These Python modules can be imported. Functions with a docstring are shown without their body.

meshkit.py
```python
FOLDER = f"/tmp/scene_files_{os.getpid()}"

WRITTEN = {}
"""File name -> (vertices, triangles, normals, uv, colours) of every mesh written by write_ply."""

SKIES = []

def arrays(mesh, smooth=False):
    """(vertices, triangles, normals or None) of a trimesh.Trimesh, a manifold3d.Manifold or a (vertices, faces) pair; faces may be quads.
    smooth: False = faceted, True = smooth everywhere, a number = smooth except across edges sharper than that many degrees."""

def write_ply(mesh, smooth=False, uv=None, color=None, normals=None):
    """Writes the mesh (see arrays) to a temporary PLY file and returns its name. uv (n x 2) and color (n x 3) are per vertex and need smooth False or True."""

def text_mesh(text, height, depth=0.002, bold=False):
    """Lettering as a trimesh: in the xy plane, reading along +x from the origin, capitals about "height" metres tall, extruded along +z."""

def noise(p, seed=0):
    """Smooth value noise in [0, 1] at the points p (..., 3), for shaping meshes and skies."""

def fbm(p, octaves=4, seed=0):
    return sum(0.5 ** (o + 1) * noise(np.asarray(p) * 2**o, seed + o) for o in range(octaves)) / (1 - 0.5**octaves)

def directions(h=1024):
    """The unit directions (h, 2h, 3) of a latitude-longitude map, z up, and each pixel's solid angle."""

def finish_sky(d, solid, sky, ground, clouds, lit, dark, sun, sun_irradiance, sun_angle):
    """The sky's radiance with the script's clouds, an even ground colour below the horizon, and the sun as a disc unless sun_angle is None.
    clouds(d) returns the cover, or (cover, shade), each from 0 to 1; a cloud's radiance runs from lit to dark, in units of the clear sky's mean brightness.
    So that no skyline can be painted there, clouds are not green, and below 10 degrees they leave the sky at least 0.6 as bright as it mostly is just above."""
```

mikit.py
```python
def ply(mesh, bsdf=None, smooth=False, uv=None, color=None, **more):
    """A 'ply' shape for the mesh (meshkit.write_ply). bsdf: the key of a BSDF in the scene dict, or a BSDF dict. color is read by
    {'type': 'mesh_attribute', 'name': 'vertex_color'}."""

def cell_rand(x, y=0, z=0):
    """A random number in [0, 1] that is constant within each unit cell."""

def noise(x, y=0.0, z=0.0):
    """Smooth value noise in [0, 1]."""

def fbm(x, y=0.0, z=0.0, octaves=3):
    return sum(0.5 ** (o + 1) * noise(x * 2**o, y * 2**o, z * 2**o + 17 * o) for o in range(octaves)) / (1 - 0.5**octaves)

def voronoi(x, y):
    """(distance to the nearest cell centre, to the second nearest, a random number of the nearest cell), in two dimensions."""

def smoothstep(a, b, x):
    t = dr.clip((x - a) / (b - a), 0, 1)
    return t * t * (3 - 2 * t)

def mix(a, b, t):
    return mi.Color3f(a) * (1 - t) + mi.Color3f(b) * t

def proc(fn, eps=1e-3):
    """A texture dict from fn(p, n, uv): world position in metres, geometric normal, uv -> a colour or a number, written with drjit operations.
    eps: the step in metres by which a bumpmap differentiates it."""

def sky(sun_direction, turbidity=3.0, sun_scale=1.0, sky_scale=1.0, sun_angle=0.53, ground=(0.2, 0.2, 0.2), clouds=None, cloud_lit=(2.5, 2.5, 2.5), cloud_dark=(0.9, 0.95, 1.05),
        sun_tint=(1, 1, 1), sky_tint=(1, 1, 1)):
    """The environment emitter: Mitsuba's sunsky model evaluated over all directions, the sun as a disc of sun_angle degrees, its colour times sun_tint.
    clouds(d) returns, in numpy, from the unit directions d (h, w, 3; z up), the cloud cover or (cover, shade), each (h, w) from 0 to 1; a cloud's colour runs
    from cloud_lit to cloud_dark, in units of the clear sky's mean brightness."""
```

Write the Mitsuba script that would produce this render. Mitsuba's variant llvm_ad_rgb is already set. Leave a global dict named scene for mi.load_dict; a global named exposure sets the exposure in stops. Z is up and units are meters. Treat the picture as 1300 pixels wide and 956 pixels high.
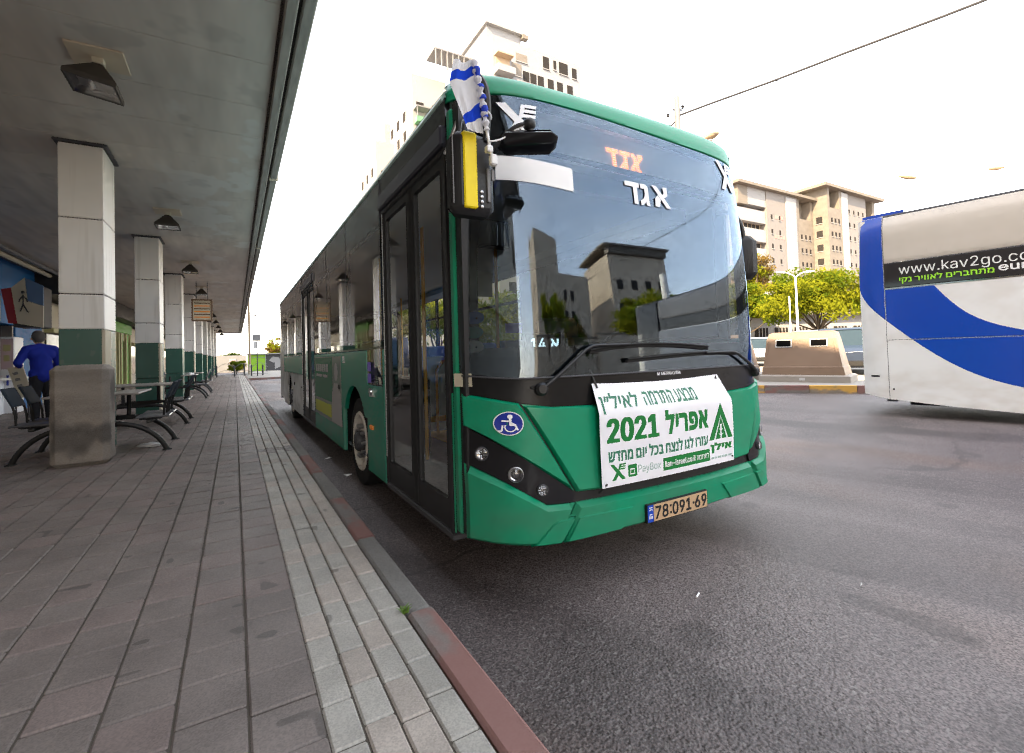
import math, random
import numpy as np, trimesh, manifold3d, shapely
import drjit as dr, mitsuba as mi
import mikit, meshkit
from mikit import fbm, noise, smoothstep, mix, voronoi, cell_rand
from shapely.geometry import Polygon, LineString, Point, MultiPolygon
from shapely.geometry import box as rect
from shapely.ops import unary_union
from shapely import affinity

T = mi.ScalarTransform4f
scene, labels = {}, {}
rng = np.random.default_rng(7)
random.seed(7)

# ---------------------------------------------------------------- camera, sky, exposure
EYE = np.array([0, 0, 1.27])
YAW, PITCH, ROLL = np.radians(30.41), np.radians(1.42), np.radians(-1.73)
_f = np.array([math.sin(YAW) * math.cos(PITCH), math.cos(YAW) * math.cos(PITCH), math.sin(PITCH)])
_r = np.array([math.cos(YAW), -math.sin(YAW), 0.0])
_u = np.cross(_r, _f)
_u = _u * math.cos(ROLL) - _r * math.sin(ROLL)
scene['camera'] = {'type': 'perspective', 'fov': 94.58, 'fov_axis': 'x', 'near_clip': 0.05, 'far_clip': 2000.0,
                   'principal_point_offset_y': 0.0465,
                   'to_world': T().look_at(EYE.tolist(), (EYE + _f).tolist(), _u.tolist())}


def haze_cover(d):
    n = meshkit.fbm(d * np.array([3.0, 3.0, 9.0]), 4, seed=3)
    return np.clip(0.36 + 0.8 * (n - 0.5), 0.12, 0.7)


SUN = np.array([-0.80, -0.32, 0.62])
scene['sky'] = mikit.sky(SUN.tolist(), turbidity=3, sun_scale=0.4, sun_tint=(1.0, 0.94, 0.84), sky_tint=(1.50, 1.0, 0.70), clouds=haze_cover, cloud_lit=(1.55, 1.5, 1.42), cloud_dark=(1.25, 1.2, 1.15))
exposure = 4.95


# ---------------------------------------------------------------- naming
def key_of(base):
    if base not in scene and base not in labels and not any(k.startswith(base + '__') for k in scene):
        return base
    i = 1
    while True:
        k = f'{base}_{i:03d}'
        if k not in scene and k not in labels and not any(q.startswith(k + '__') for q in scene):
            return k
        i += 1


_count = {}


def part(parent, name, mesh, m, smooth=30, **more):
    base = f'{parent}__{name}'
    n = _count.get(base, 0)
    _count[base] = n + 1
    k = base if n == 0 else f'{base}_{n:03d}'
    if isinstance(mesh, (list, tuple)) and mesh and not isinstance(mesh[0], np.ndarray):
        mesh = cat(*mesh)
    scene[k] = mesh if isinstance(mesh, dict) else mikit.ply(mesh, m, smooth, **more)
    return k


def thing(name, label, category, group=None, **kw):
    n = _count.get(name, 0)
    _count[name] = n + 1
    k = name if n == 0 else f'{name}_{n:03d}'
    labels[k] = {'label': label, 'category': category, **({'group': group} if group else {}), **kw}
    return k


def single(name, label, category, mesh, m, smooth=30, group=None, **more):
    k = thing(name, label, category, group)
    if isinstance(mesh, (list, tuple)):
        mesh = cat(*mesh)
    scene[k] = mikit.ply(mesh, m, smooth, **more)
    return k


def ground(name, mesh, m, smooth=False):
    scene[name] = mikit.ply(mesh, m, smooth)
    labels[name] = {'kind': 'structure'}
    return name


# ---------------------------------------------------------------- meshes
def cat(*ms):
    fl = []
    for m in ms:
        fl.extend(m if isinstance(m, (list, tuple)) else [m])
    return trimesh.util.concatenate(fl)


def bx(x0, x1, y0, y1, z0, z1, b=0.0):
    lo, hi = np.minimum([x0, y0, z0], [x1, y1, z1]), np.maximum([x0, y0, z0], [x1, y1, z1])
    if b <= 0:
        m = trimesh.creation.box(extents=hi - lo)
        m.apply_translation((lo + hi) / 2)
        return m
    b = min(b, 0.49 * float((hi - lo).min()))
    P = []
    for sx in (0, 1):
        for sy in (0, 1):
            for sz in (0, 1):
                c = np.where([sx, sy, sz], hi, lo)
                ins = np.where([sx, sy, sz], -b, b)
                for ax in range(3):
                    q = c + ins
                    q[ax] = c[ax]
                    P.append(q)
    return trimesh.convex.convex_hull(np.array(P))


def rot(m, deg, axis, at=(0, 0, 0)):
    m = m.copy()
    m.apply_transform(trimesh.transformations.rotation_matrix(math.radians(deg), axis, at))
    return m


def mv(m, *t):
    m = m.copy()
    m.apply_translation(t)
    return m


def frame_of(d):
    d = d / np.linalg.norm(d)
    a = np.cross(d, [0, 0, 1.0] if abs(d[2]) < 0.9 else [1.0, 0, 0])
    a /= np.linalg.norm(a)
    return a, np.cross(d, a)


def tube(pts, r, n=8, closed_ends=True):
    p = np.asarray(pts, float)
    r = np.broadcast_to(r, (len(p),))
    t = np.gradient(p, axis=0)
    t /= np.linalg.norm(t, axis=1, keepdims=True) + 1e-12
    a, _ = frame_of(t[0])
    A = []
    for k in range(len(p)):
        a = a - t[k] * (a @ t[k])
        a /= np.linalg.norm(a) + 1e-12
        A.append(a)
    A = np.array(A)
    B = np.cross(t, A)
    th = np.arange(n) * 2 * np.pi / n
    V = (p[:, None] + r[:, None, None] * (np.cos(th)[None, :, None] * A[:, None] + np.sin(th)[None, :, None] * B[:, None])).reshape(-1, 3)
    F = []
    for i in range(len(p) - 1):
        for j in range(n):
            q = [i * n + j, i * n + (j + 1) % n, (i + 1) * n + (j + 1) % n, (i + 1) * n + j]
            F += [[q[0], q[1], q[2]], [q[0], q[2], q[3]]]
    if closed_ends:
        V = np.vstack([V, p[0], p[-1]])
        e0, e1 = len(V) - 2, len(V) - 1
        for j in range(n):
            F.append([e0, (j + 1) % n, j])
            F.append([e1, (len(p) - 1) * n + j, (len(p) - 1) * n + (j + 1) % n])
    return trimesh.Trimesh(V, F, process=False)


def spline(pts, n=24):
    p = np.asarray(pts, float)
    from scipy.interpolate import CubicSpline
    d = np.r_[0, np.cumsum(np.linalg.norm(np.diff(p, axis=0), axis=1))]
    return CubicSpline(d, p)(np.linspace(0, d[-1], n))


def cyl(p0, p1, r0, r1=None, n=16):
    return tube([p0, p1], [r0, r0 if r1 is None else r1], n)


def lathe(profile, center, axis=(0, 0, 1), n=32):
    """profile: (radius, height) rows along the axis."""
    ax = np.asarray(axis, float)
    ax /= np.linalg.norm(ax)
    a, b = frame_of(ax)
    th = np.arange(n) * 2 * np.pi / n
    V = np.array([[np.asarray(center) + ax * h + r * (math.cos(t) * a + math.sin(t) * b) for t in th] for r, h in profile]).reshape(-1, 3)
    F = []
    for i in range(len(profile) - 1):
        for j in range(n):
            q = [i * n + j, i * n + (j + 1) % n, (i + 1) * n + (j + 1) % n, (i + 1) * n + j]
            F += [[q[0], q[1], q[2]], [q[0], q[2], q[3]]]
    m = trimesh.Trimesh(V, F, process=False)
    return m


def extr(poly, h, z=0.0):
    gs = [g for g in getattr(poly, 'geoms', [poly]) if isinstance(g, Polygon) and g.area > 1e-9]
    m = cat(*[trimesh.creation.extrude_polygon(g, h, engine='earcut') for g in gs])
    m.apply_translation([0, 0, z])
    return m


def prism(poly, axis, a, b):
    """poly in the plane across the axis: x -> (y,z), y -> (x,z), z -> (x,y); from a to b along it."""
    m = extr(poly, b - a)
    v = m.vertices
    if axis == 'x':
        m.vertices = np.c_[v[:, 2] + a, v[:, 0], v[:, 1]]
    elif axis == 'y':
        m.vertices = np.c_[v[:, 0], v[:, 2] + a, v[:, 1]]
        m.invert()
    else:
        m.vertices = np.c_[v[:, 0], v[:, 1], v[:, 2] + a]
    return m


def normal_at(S, ab, e=1e-3):
    n = np.cross(S(ab[:, 0] + e, ab[:, 1]) - S(ab[:, 0] - e, ab[:, 1]), S(ab[:, 0], ab[:, 1] + e) - S(ab[:, 0], ab[:, 1] - e))
    return n / (np.linalg.norm(n, axis=1, keepdims=True) + 1e-12)


def patch(poly, S, sgn=1, d=0.01, b=0.0, step=(0.12, 0.12), t=0.02, walls=True):
    """A panel laid on the surface S(a, b): the polygon raised by d, its edge bevelled over b, with side walls going back by t below the surface."""
    gs = [g for g in getattr(poly, 'geoms', [poly]) if isinstance(g, Polygon)]
    poly = unary_union(gs)
    regions = [poly]
    if b > 0:
        inner = poly.buffer(-b, join_style=2)
        regions = [inner, poly.difference(inner)]
    idx, V, F = {}, [], []

    def vid(x, y):
        k = (round(x, 5), round(y, 5))
        if k not in idx:
            idx[k] = len(V)
            V.append((x, y))
        return idx[k]

    for R in regions:
        for g in getattr(R, 'geoms', [R]):
            if not isinstance(g, Polygon) or g.is_empty:
                continue
            x0, y0, x1, y1 = g.bounds
            xs = np.arange(math.floor(x0 / step[0]), math.ceil(x1 / step[0]) + 1) * step[0]
            ys = np.arange(math.floor(y0 / step[1]), math.ceil(y1 / step[1]) + 1) * step[1]
            for xa, xb in zip(xs[:-1], xs[1:]):
                col = g.intersection(rect(xa, y0 - 1, xb, y1 + 1))
                if col.is_empty:
                    continue
                for ya, yb in zip(ys[:-1], ys[1:]):
                    c = col.intersection(rect(xa, ya, xb, yb))
                    for q in getattr(c, 'geoms', [c]):
                        if isinstance(q, Polygon) and q.area > 1e-9:
                            v, f = trimesh.creation.triangulate_polygon(q, engine='earcut')
                            ids = [vid(*p) for p in v]
                            for tri in f:
                                i = [ids[k] for k in tri]
                                if len(set(i)) < 3:
                                    continue
                                p, q2, r_ = (np.array(V[k]) for k in i)
                                cr = (q2 - p)[0] * (r_ - p)[1] - (q2 - p)[1] * (r_ - p)[0]
                                if abs(cr) > 1e-12:
                                    F.append(i if cr > 0 else i[::-1])
    ab = np.array(V)
    F = np.array(F)
    if b > 0:
        dist = shapely.distance(shapely.points(ab), poly.boundary)
        h = d * np.clip(dist / b, 0, 1)
    else:
        h = np.full(len(ab), d)
    N = normal_at(S, ab) * sgn
    P = S(ab[:, 0], ab[:, 1])
    X = P + N * h[:, None]
    if walls:
        E = np.vstack([F[:, [0, 1]], F[:, [1, 2]], F[:, [2, 0]]])
        seen = set(map(tuple, E.tolist()))
        be = [(a_, b_) for a_, b_ in E.tolist() if (b_, a_) not in seen]
        base = P - N * t
        off = len(X)
        X = np.vstack([X, base])
        W = []
        for a_, b_ in be:
            W += [[a_, off + a_, off + b_], [a_, off + b_, b_]]
        F = np.vstack([F, np.array(W)]) if W else F
    if sgn < 0:
        F = F[:, ::-1]
    used = np.unique(F)
    remap = np.full(len(X), -1)
    remap[used] = np.arange(len(used))
    return trimesh.Trimesh(X[used], remap[F], process=False)


def lay(mesh, S, a0, b0, d=0.004, sgn=1, mirror=1, sy=1.0, slope=0.0):
    """Lays flat lettering (xy, thickness z) on S at a0, b0."""
    v = mesh.vertices
    ab = np.c_[a0 + mirror * v[:, 0], b0 + sy * v[:, 1] + slope * v[:, 0]]
    N = normal_at(S, ab) * sgn
    m = trimesh.Trimesh(S(ab[:, 0], ab[:, 1]) + N * (d + v[:, 2:3]), mesh.faces, process=False)
    if sgn * mirror < 0:
        m.invert()
    return m


GLYPHS = {'א':(604,[[[50,588,154,592,379,263,424,310,446,370,450,592,542,592,542,425,529,338,492,258,421,196,554,0,446,0,217,342,167,290,150,238,146,0,54,0,54,204,67,271,113,358,171,406]]]),'ב':(546,[[[29,79,350,88,350,413,328,473,259,508,33,508,29,592,279,592,379,558,412,525,437,458,442,86,521,79,521,0,29,0]]]),'ג':(350,[[[17,87,94,126,149,177,191,248,208,316,204,481,168,508,54,508,54,592,204,592,233,583,279,546,296,504,300,150,321,0,242,4,214,158,129,58,25,-8,17,-8]]]),'ד':(525,[[[8,513,8,592,500,592,496,508,408,505,408,0,317,0,316,507]]]),'ה':(650,[[[83,592,408,592,479,575,533,537,562,483,571,437,571,0,479,0,479,425,461,469,431,495,388,508,83,508]],[[83,354,175,354,175,0,83,0]]]),'ו':(258,[[[83,592,175,592,175,0,83,0]]]),'ז':(300,[[[25,508,25,592,275,592,275,517,222,469,192,400,192,4,100,4,100,387,117,446,167,505]]]),'ח':(671,[[[83,592,429,592,500,575,562,525,583,475,592,417,592,0,500,0,500,413,478,474,408,508,176,506,175,0,83,0]]]),'י':(233,[[[75,592,167,592,167,300,121,213,75,213]]]),'כ':(538,[[[29,83,250,83,297,96,328,114,366,160,396,262,396,330,379,401,358,440,319,478,230,508,29,508,29,592,275,587,342,567,404,525,462,442,488,342,487,258,475,192,421,83,362,33,258,0,29,0]]]),'ל':(512,[[[17,762,108,758,111,592,479,592,479,525,292,0,196,0,196,8,379,506,17,508]]]),'ם':(654,[[[71,592,412,592,483,575,546,525,567,475,575,417,575,0,71,0],[162,88,483,85,483,413,452,483,392,508,163,506]]]),'מ':(646,[[[50,0,92,410,54,592,146,592,164,512,200,554,242,583,313,604,412,600,496,562,542,508,562,450,567,0,304,0,304,83,475,87,471,434,428,503,367,525,320,525,265,508,205,444,175,342,142,4]]]),'ן':(296,[[[21,508,21,592,137,587,171,571,208,521,217,467,217,-242,125,-242,121,480,85,508]]]),'נ':(400,[[[29,79,229,87,225,480,188,508,63,508,63,592,221,592,262,579,300,546,321,467,321,0,29,0]]]),'ע':(608,[[[25,83,187,87,71,592,158,592,162,583,277,91,331,105,374,130,416,177,441,228,462,312,488,592,579,592,537,233,500,142,442,71,375,29,292,4,25,0]]]),'פ':(604,[[[50,0,50,83,317,83,382,105,433,161,462,262,458,359,424,440,377,483,296,508,142,505,146,378,181,330,216,317,267,317,267,238,188,233,113,263,75,304,54,363,50,592,312,592,375,579,450,542,517,467,537,421,554,342,550,225,529,154,500,100,421,29,350,4]]]),'צ':(558,[[[25,0,25,83,375,87,33,592,137,592,339,287,378,314,408,374,417,412,417,592,508,592,508,425,492,346,446,267,383,219,479,71,479,0]]]),'ק':(629,[[[79,508,79,592,596,592,596,517,408,0,312,4,499,506]],[[79,362,171,362,171,-242,79,-242]]]),'ר':(542,[[[13,513,13,592,329,587,387,567,433,525,450,492,462,417,462,0,371,0,371,412,349,474,280,508]]]),'ש':(704,[[[92,0,42,592,129,592,154,299,175,292,257,322,299,373,312,420,325,592,417,592,400,400,371,313,308,254,166,203,177,84,334,83,423,109,508,185,533,232,558,320,583,592,671,592,637,267,612,192,558,104,492,46,400,8,346,0]]]),'ת':(662,[[[33,83,102,88,120,106,133,146,133,505,38,508,38,592,421,592,492,575,550,533,571,496,583,437,583,0,492,0,492,426,457,486,405,508,225,506,225,167,217,100,192,46,142,8,33,0]]]),'״':(367,[[[196,346,246,592,342,592,346,567,333,525,262,346]],[[13,346,58,587,158,592,162,575,142,504,79,350]]])}


def hebrew(text, height, bold=0.0, track=0.0):
    """Hebrew words as polygons, in the order they are read (right to left), letters 'height' tall."""
    x, out = 0.0, []
    for c in text[::-1]:
        if c == ' ':
            x += 220 + track
            continue
        adv, polys = GLYPHS[c]
        for rings in polys:
            rs = [[(r[i] + x, r[i + 1]) for i in range(0, len(r), 2)] for r in rings]
            out.append(Polygon(rs[0], rs[1:]).buffer(bold, join_style=2))
        x += adv + track + 1.2 * bold
    u = unary_union(out)
    s = height / (592.0 + 2 * bold)
    return affinity.scale(u, s, s, origin=(0, 0))


def hebrew_mesh(text, height, bold=0.0, depth=0.002, track=0.0):
    return extr(hebrew(text, height, bold, track), depth)


def text(t, h, depth=0.002, bold=False):
    return meshkit.text_mesh(t, h, depth, bold)


def fit(mesh, w, h=None):
    """Moves lettering to the origin and scales it to the width w (and height h)."""
    m = mesh.copy()
    lo, hi = m.bounds
    m.apply_translation([-lo[0], -lo[1], -lo[2]])
    sx = w / (hi[0] - lo[0])
    sy = sx if h is None else h / (hi[1] - lo[1])
    m.vertices = m.vertices * [sx, sy, 1]
    return m


# ---------------------------------------------------------------- materials
def C(r, g=None, b=None):
    return {'type': 'rgb', 'value': [r, r, r] if g is None else [r, g, b]}


def mat(name, color, rough=0.5, metallic=0.0, spec=0.5, bump=None, bump_scale=1.0, coat=0.0, two=True, **more):
    d = {'type': 'principled', 'base_color': C(*color) if isinstance(color, tuple) else mikit.proc(color), 'roughness': rough if not callable(rough) else mikit.proc(rough), 'metallic': metallic, 'specular': spec, **more}
    if coat:
        d['clearcoat'] = coat
        d['clearcoat_gloss'] = 0.95
    if bump is not None:
        d = {'type': 'bumpmap', 'arbitrary': mikit.proc(bump, 2e-3), 'scale': bump_scale, 'bsdf': d}
    if two:
        d = {'type': 'twosided', 'bsdf': d}
    scene[name] = d
    return name


def srgb(r, g, b):
    return tuple(float(c) for c in ((np.array([r, g, b]) / 255.0) ** 2.2))


def asphalt_color(p, n, uv):
    big = fbm(p.x * 0.35 + 3, p.y * 0.35, 0, 4)
    mid = fbm(p.x * 2.2, p.y * 2.2, 5, 3)
    grain = noise(p.x * 160, p.y * 160, 1)
    c = mix((0.098, 0.079, 0.079), (0.148, 0.124, 0.122), smoothstep(0.3, 0.7, big))
    c = c * (0.8 + 0.4 * mid)
    c = c * (0.45 + 1.1 * grain)
    stone = smoothstep(0.74, 0.86, noise(p.x * 105 + 7, p.y * 105, 3))
    c = mix(c, (0.24, 0.22, 0.21), stone * 0.6)
    track = smoothstep(0.48, 0.62, fbm(p.x * 1.1 + p.y * 0.35, p.y * 0.10 - p.x * 0.05, 6, 4))
    c = mix(c, c * 0.72, track)
    a, b, w = voronoi(p.x * 0.33 + 0.35 * fbm(p.x * 1.3, p.y * 1.3, 8, 3), p.y * 0.33 + 0.35 * fbm(p.x * 1.3 + 9, p.y * 1.3, 3, 3))
    crack = (1 - smoothstep(0.004, 0.012, b - a)) * smoothstep(0.5, 0.6, noise(p.x * 0.5 + 4, p.y * 0.5, 7))
    c = mix(c, (0.02, 0.018, 0.018), crack * 0.4)
    drip = smoothstep(0.86, 0.93, noise(p.x * 3.4 + 3, p.y * 3.4 + 1, 12)) * smoothstep(0.45, 0.6, noise(p.x * 0.45, p.y * 0.45 + 6, 5))
    c = mix(c, (0.025, 0.022, 0.022), drip * 0.35)
    rust = smoothstep(0.55, 0.75, fbm(p.x * 0.55 + 2, p.y * 0.22 + 5, 9, 4))
    c = mix(c, c * mi.Color3f(1.18, 0.98, 0.82), rust)
    stain = smoothstep(0.62, 0.72, fbm(p.x * 0.9 + 31, p.y * 0.55, 2, 4))
    return mix(c, (0.03, 0.028, 0.028), stain * 0.35)


def asphalt_bump(p, n, uv):
    return noise(p.x * 120, p.y * 120, 0) + 0.6 * noise(p.x * 47, p.y * 47, 2) + 2.2 * fbm(p.x * 6, p.y * 6, 4, 2)


mat('m_asphalt', asphalt_color, 0.52, spec=0.5, bump=asphalt_bump, bump_scale=0.0042)


def paver_fn(a, b, k):
    def fn(p, n, uv):
        # tone per stone from its own place, plus dirt and grain
        big = fbm(p.x * 0.8, p.y * 0.8, 3, 3)
        c = mix(a, b, smoothstep(0.3, 0.7, big))
        g = noise(p.x * 210, p.y * 210, k)
        c = c * (0.84 + 0.32 * g) * (0.78 + 0.44 * fbm(p.x * 5 + k, p.y * 5, 1, 3))
        spot = smoothstep(0.925, 0.95, noise(p.x * 9 + 11 * k, p.y * 9, 9))
        return mix(c, (0.045, 0.043, 0.04), 0.5 * spot)
    return fn


def paver_bump(p, n, uv):
    return noise(p.x * 150, p.y * 150, 0) + 1.5 * fbm(p.x * 18, p.y * 18, 3, 2)


mat('m_paver_dark', paver_fn((0.150, 0.126, 0.117), (0.192, 0.164, 0.152), 1), 0.55, bump=paver_bump, bump_scale=0.0006)
mat('m_paver_dark_warm', paver_fn((0.172, 0.134, 0.125), (0.205, 0.166, 0.155), 2), 0.55, bump=paver_bump, bump_scale=0.0006)
mat('m_paver_light', paver_fn((0.33, 0.315, 0.285), (0.41, 0.39, 0.355), 3), 0.6, bump=paver_bump, bump_scale=0.0008)
mat('m_paver_light_warm', paver_fn((0.35, 0.31, 0.275), (0.42, 0.375, 0.335), 4), 0.6, bump=paver_bump, bump_scale=0.0008)
mat('m_joint', (0.10, 0.088, 0.075), 0.95, spec=0.1)


def kerb_fn(paint):
    def fn(p, n, uv):
        c = mix((0.15, 0.145, 0.135), (0.22, 0.21, 0.20), fbm(p.x * 4, p.y * 4, p.z * 4, 4))
        c = c * (0.8 + 0.4 * noise(p.x * 190, p.y * 190, p.z * 190))
        if paint:
            worn = smoothstep(0.42, 0.60, fbm(p.x * 5 + 9, p.y * 3.2, p.z * 5, 4))
            c = mix(paint, c, 0.32 + 0.6 * worn)
        return c
    return fn


mat('m_kerb', kerb_fn(None), 0.8)
mat('m_kerb_red', kerb_fn((0.25, 0.095, 0.08)), 0.75)
mat('m_kerb_yellow', kerb_fn((0.80, 0.42, 0.03)), 0.75)


def soffit_fn(p, n, uv):
    base = mix((0.48, 0.435, 0.39), (0.56, 0.51, 0.46), fbm(p.x * 0.9, p.y * 0.5, 2, 4))
    warm = smoothstep(0.35, 0.75, fbm(p.x * 0.6 + 5, p.y * 0.35 + 2, 7, 3))
    c = mix(base, (0.50, 0.42, 0.34), 0.6 * warm)
    c = c * (0.85 + 0.3 * fbm(p.x * 7, p.y * 1.2, 0, 3))
    peel = smoothstep(0.61, 0.68, fbm(p.x * 1.3 + 1.7, p.y * 0.9 + 8, 1, 5)) * smoothstep(-1.6, -0.2, p.x)
    c = mix(c, (0.60, 0.59, 0.57), 0.6 * peel)
    dark = smoothstep(0.66, 0.76, fbm(p.x * 2.1 + 20, p.y * 2.1, 4, 4))
    return mix(c, (0.2, 0.19, 0.18), 0.22 * dark)


mat('m_soffit', soffit_fn, 0.6)


def concrete_fn(p, n, uv):
    c = mix((0.19, 0.165, 0.145), (0.29, 0.26, 0.23), fbm(p.x * 2.2, p.y * 2.2, p.z * 3.4, 4))
    band = fbm(p.x * 1.2, p.y * 1.2, p.z * 11, 3)
    c = c * (0.75 + 0.5 * band)
    dark = smoothstep(0.55, 0.72, fbm(p.x * 3.3 + 4, p.y * 3.3, p.z * 2.0 + 6, 4))
    c = mix(c, (0.045, 0.042, 0.042), 0.7 * dark)
    return c * (0.8 + 0.4 * noise(p.x * 130, p.y * 130, p.z * 130))


mat('m_concrete', concrete_fn, 0.85, bump=lambda p, n, uv: fbm(p.x * 30, p.y * 30, p.z * 30, 3), bump_scale=0.004)


def column_fn(p, n, uv):
    c = mix((0.74, 0.72, 0.69), (0.80, 0.785, 0.76), fbm(p.x * 2, p.y * 2, p.z * 2, 3))
    streak = smoothstep(0.55, 0.8, fbm(p.x * 16, p.y * 16, p.z * 0.8, 3))
    warm = smoothstep(2.6, 4.1, p.z)
    c = mix(c, (0.40, 0.37, 0.32), 0.28 * streak)
    return mix(c, (0.56, 0.50, 0.42), 0.35 * warm)


mat('m_column_white', column_fn, 0.42)


def column_green_fn(p, n, uv):
    c = mix((0.012, 0.070, 0.052), (0.018, 0.095, 0.07), fbm(p.x * 3, p.y * 3, p.z * 3, 3))
    scuff = smoothstep(0.68, 0.78, fbm(p.x * 14, p.y * 14, p.z * 9, 3))
    return mix(c, (0.10, 0.12, 0.11), 0.35 * scuff)


mat('m_column_green', column_green_fn, 0.4)
mat('m_groove', (0.10, 0.09, 0.08), 0.9, spec=0.1)
mat('m_chipped_cream', (0.52, 0.47, 0.36), 0.6)


def dusty(base, dirt=(0.10, 0.095, 0.085), amt=0.16, low=0.95):
    """Paint under road dust that lies thicker near the ground."""
    def fn(p, n, uv):
        d = fbm(p.x * 3, p.y * 3, p.z * 3, 4)
        k = amt * smoothstep(0.35, 0.8, d) + 0.25 * (1 - smoothstep(0.25, low, p.z)) * smoothstep(0.25, 0.75, fbm(p.x * 5, p.y * 5, p.z * 9, 3))
        return mix(base, dirt, k)
    return fn


mat('m_green', dusty((0.0, 0.245, 0.122), amt=0.09), 0.34, coat=0.3, spec=0.35)
mat('m_green_side', dusty((0.0, 0.20, 0.12), amt=0.10), 0.32, coat=0.3)
mat('m_green_light', (0.45, 0.62, 0.57), 0.35)
mat('m_bus_grey', dusty((0.52, 0.52, 0.50), amt=0.3), 0.35, coat=0.4)
mat('m_black_gloss', (0.008, 0.008, 0.010), 0.12, spec=0.5)
mat('m_black', (0.012, 0.012, 0.013), 0.45)
mat('m_black_rubber', (0.018, 0.018, 0.018), 0.75, spec=0.3)
mat('m_black_matte', (0.01, 0.01, 0.011), 0.9, spec=0.15)
mat('m_dark_grey', (0.05, 0.05, 0.055), 0.55)
mat('m_mid_grey', (0.20, 0.20, 0.205), 0.6)
mat('m_light_grey', (0.50, 0.50, 0.50), 0.55)
mat('m_white', (0.78, 0.78, 0.78), 0.5)
mat('m_white_gloss', (0.80, 0.80, 0.80), 0.22, coat=0.5)
mat('m_decal_white', (0.88, 0.88, 0.90), 0.6)
mat('m_paper', (0.86, 0.86, 0.86), 0.7)
mat('m_yellow', (0.88, 0.68, 0.0), 0.45)
mat('m_rail_yellow', (0.72, 0.38, 0.02), 0.4)
mat('m_seat_blue', (0.05, 0.09, 0.25), 0.8)
mat('m_interior_panel', (0.62, 0.68, 0.70), 0.6)
mat('m_chrome', (0.75, 0.75, 0.76), 0.12, metallic=1.0)
mat('m_steel', (0.45, 0.45, 0.46), 0.35, metallic=1.0)
mat('m_rim', (0.62, 0.58, 0.52), 0.5)
mat('m_blue_sign', (0.012, 0.03, 0.30), 0.35)
mat('m_print_green', (0.0, 0.165, 0.028), 0.5)
mat('m_print_teal', (0.03, 0.17, 0.10), 0.5)
mat('m_print_grey', (0.30, 0.42, 0.38), 0.5)
mat('m_plate', (0.50, 0.34, 0.20), 0.45)
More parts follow.
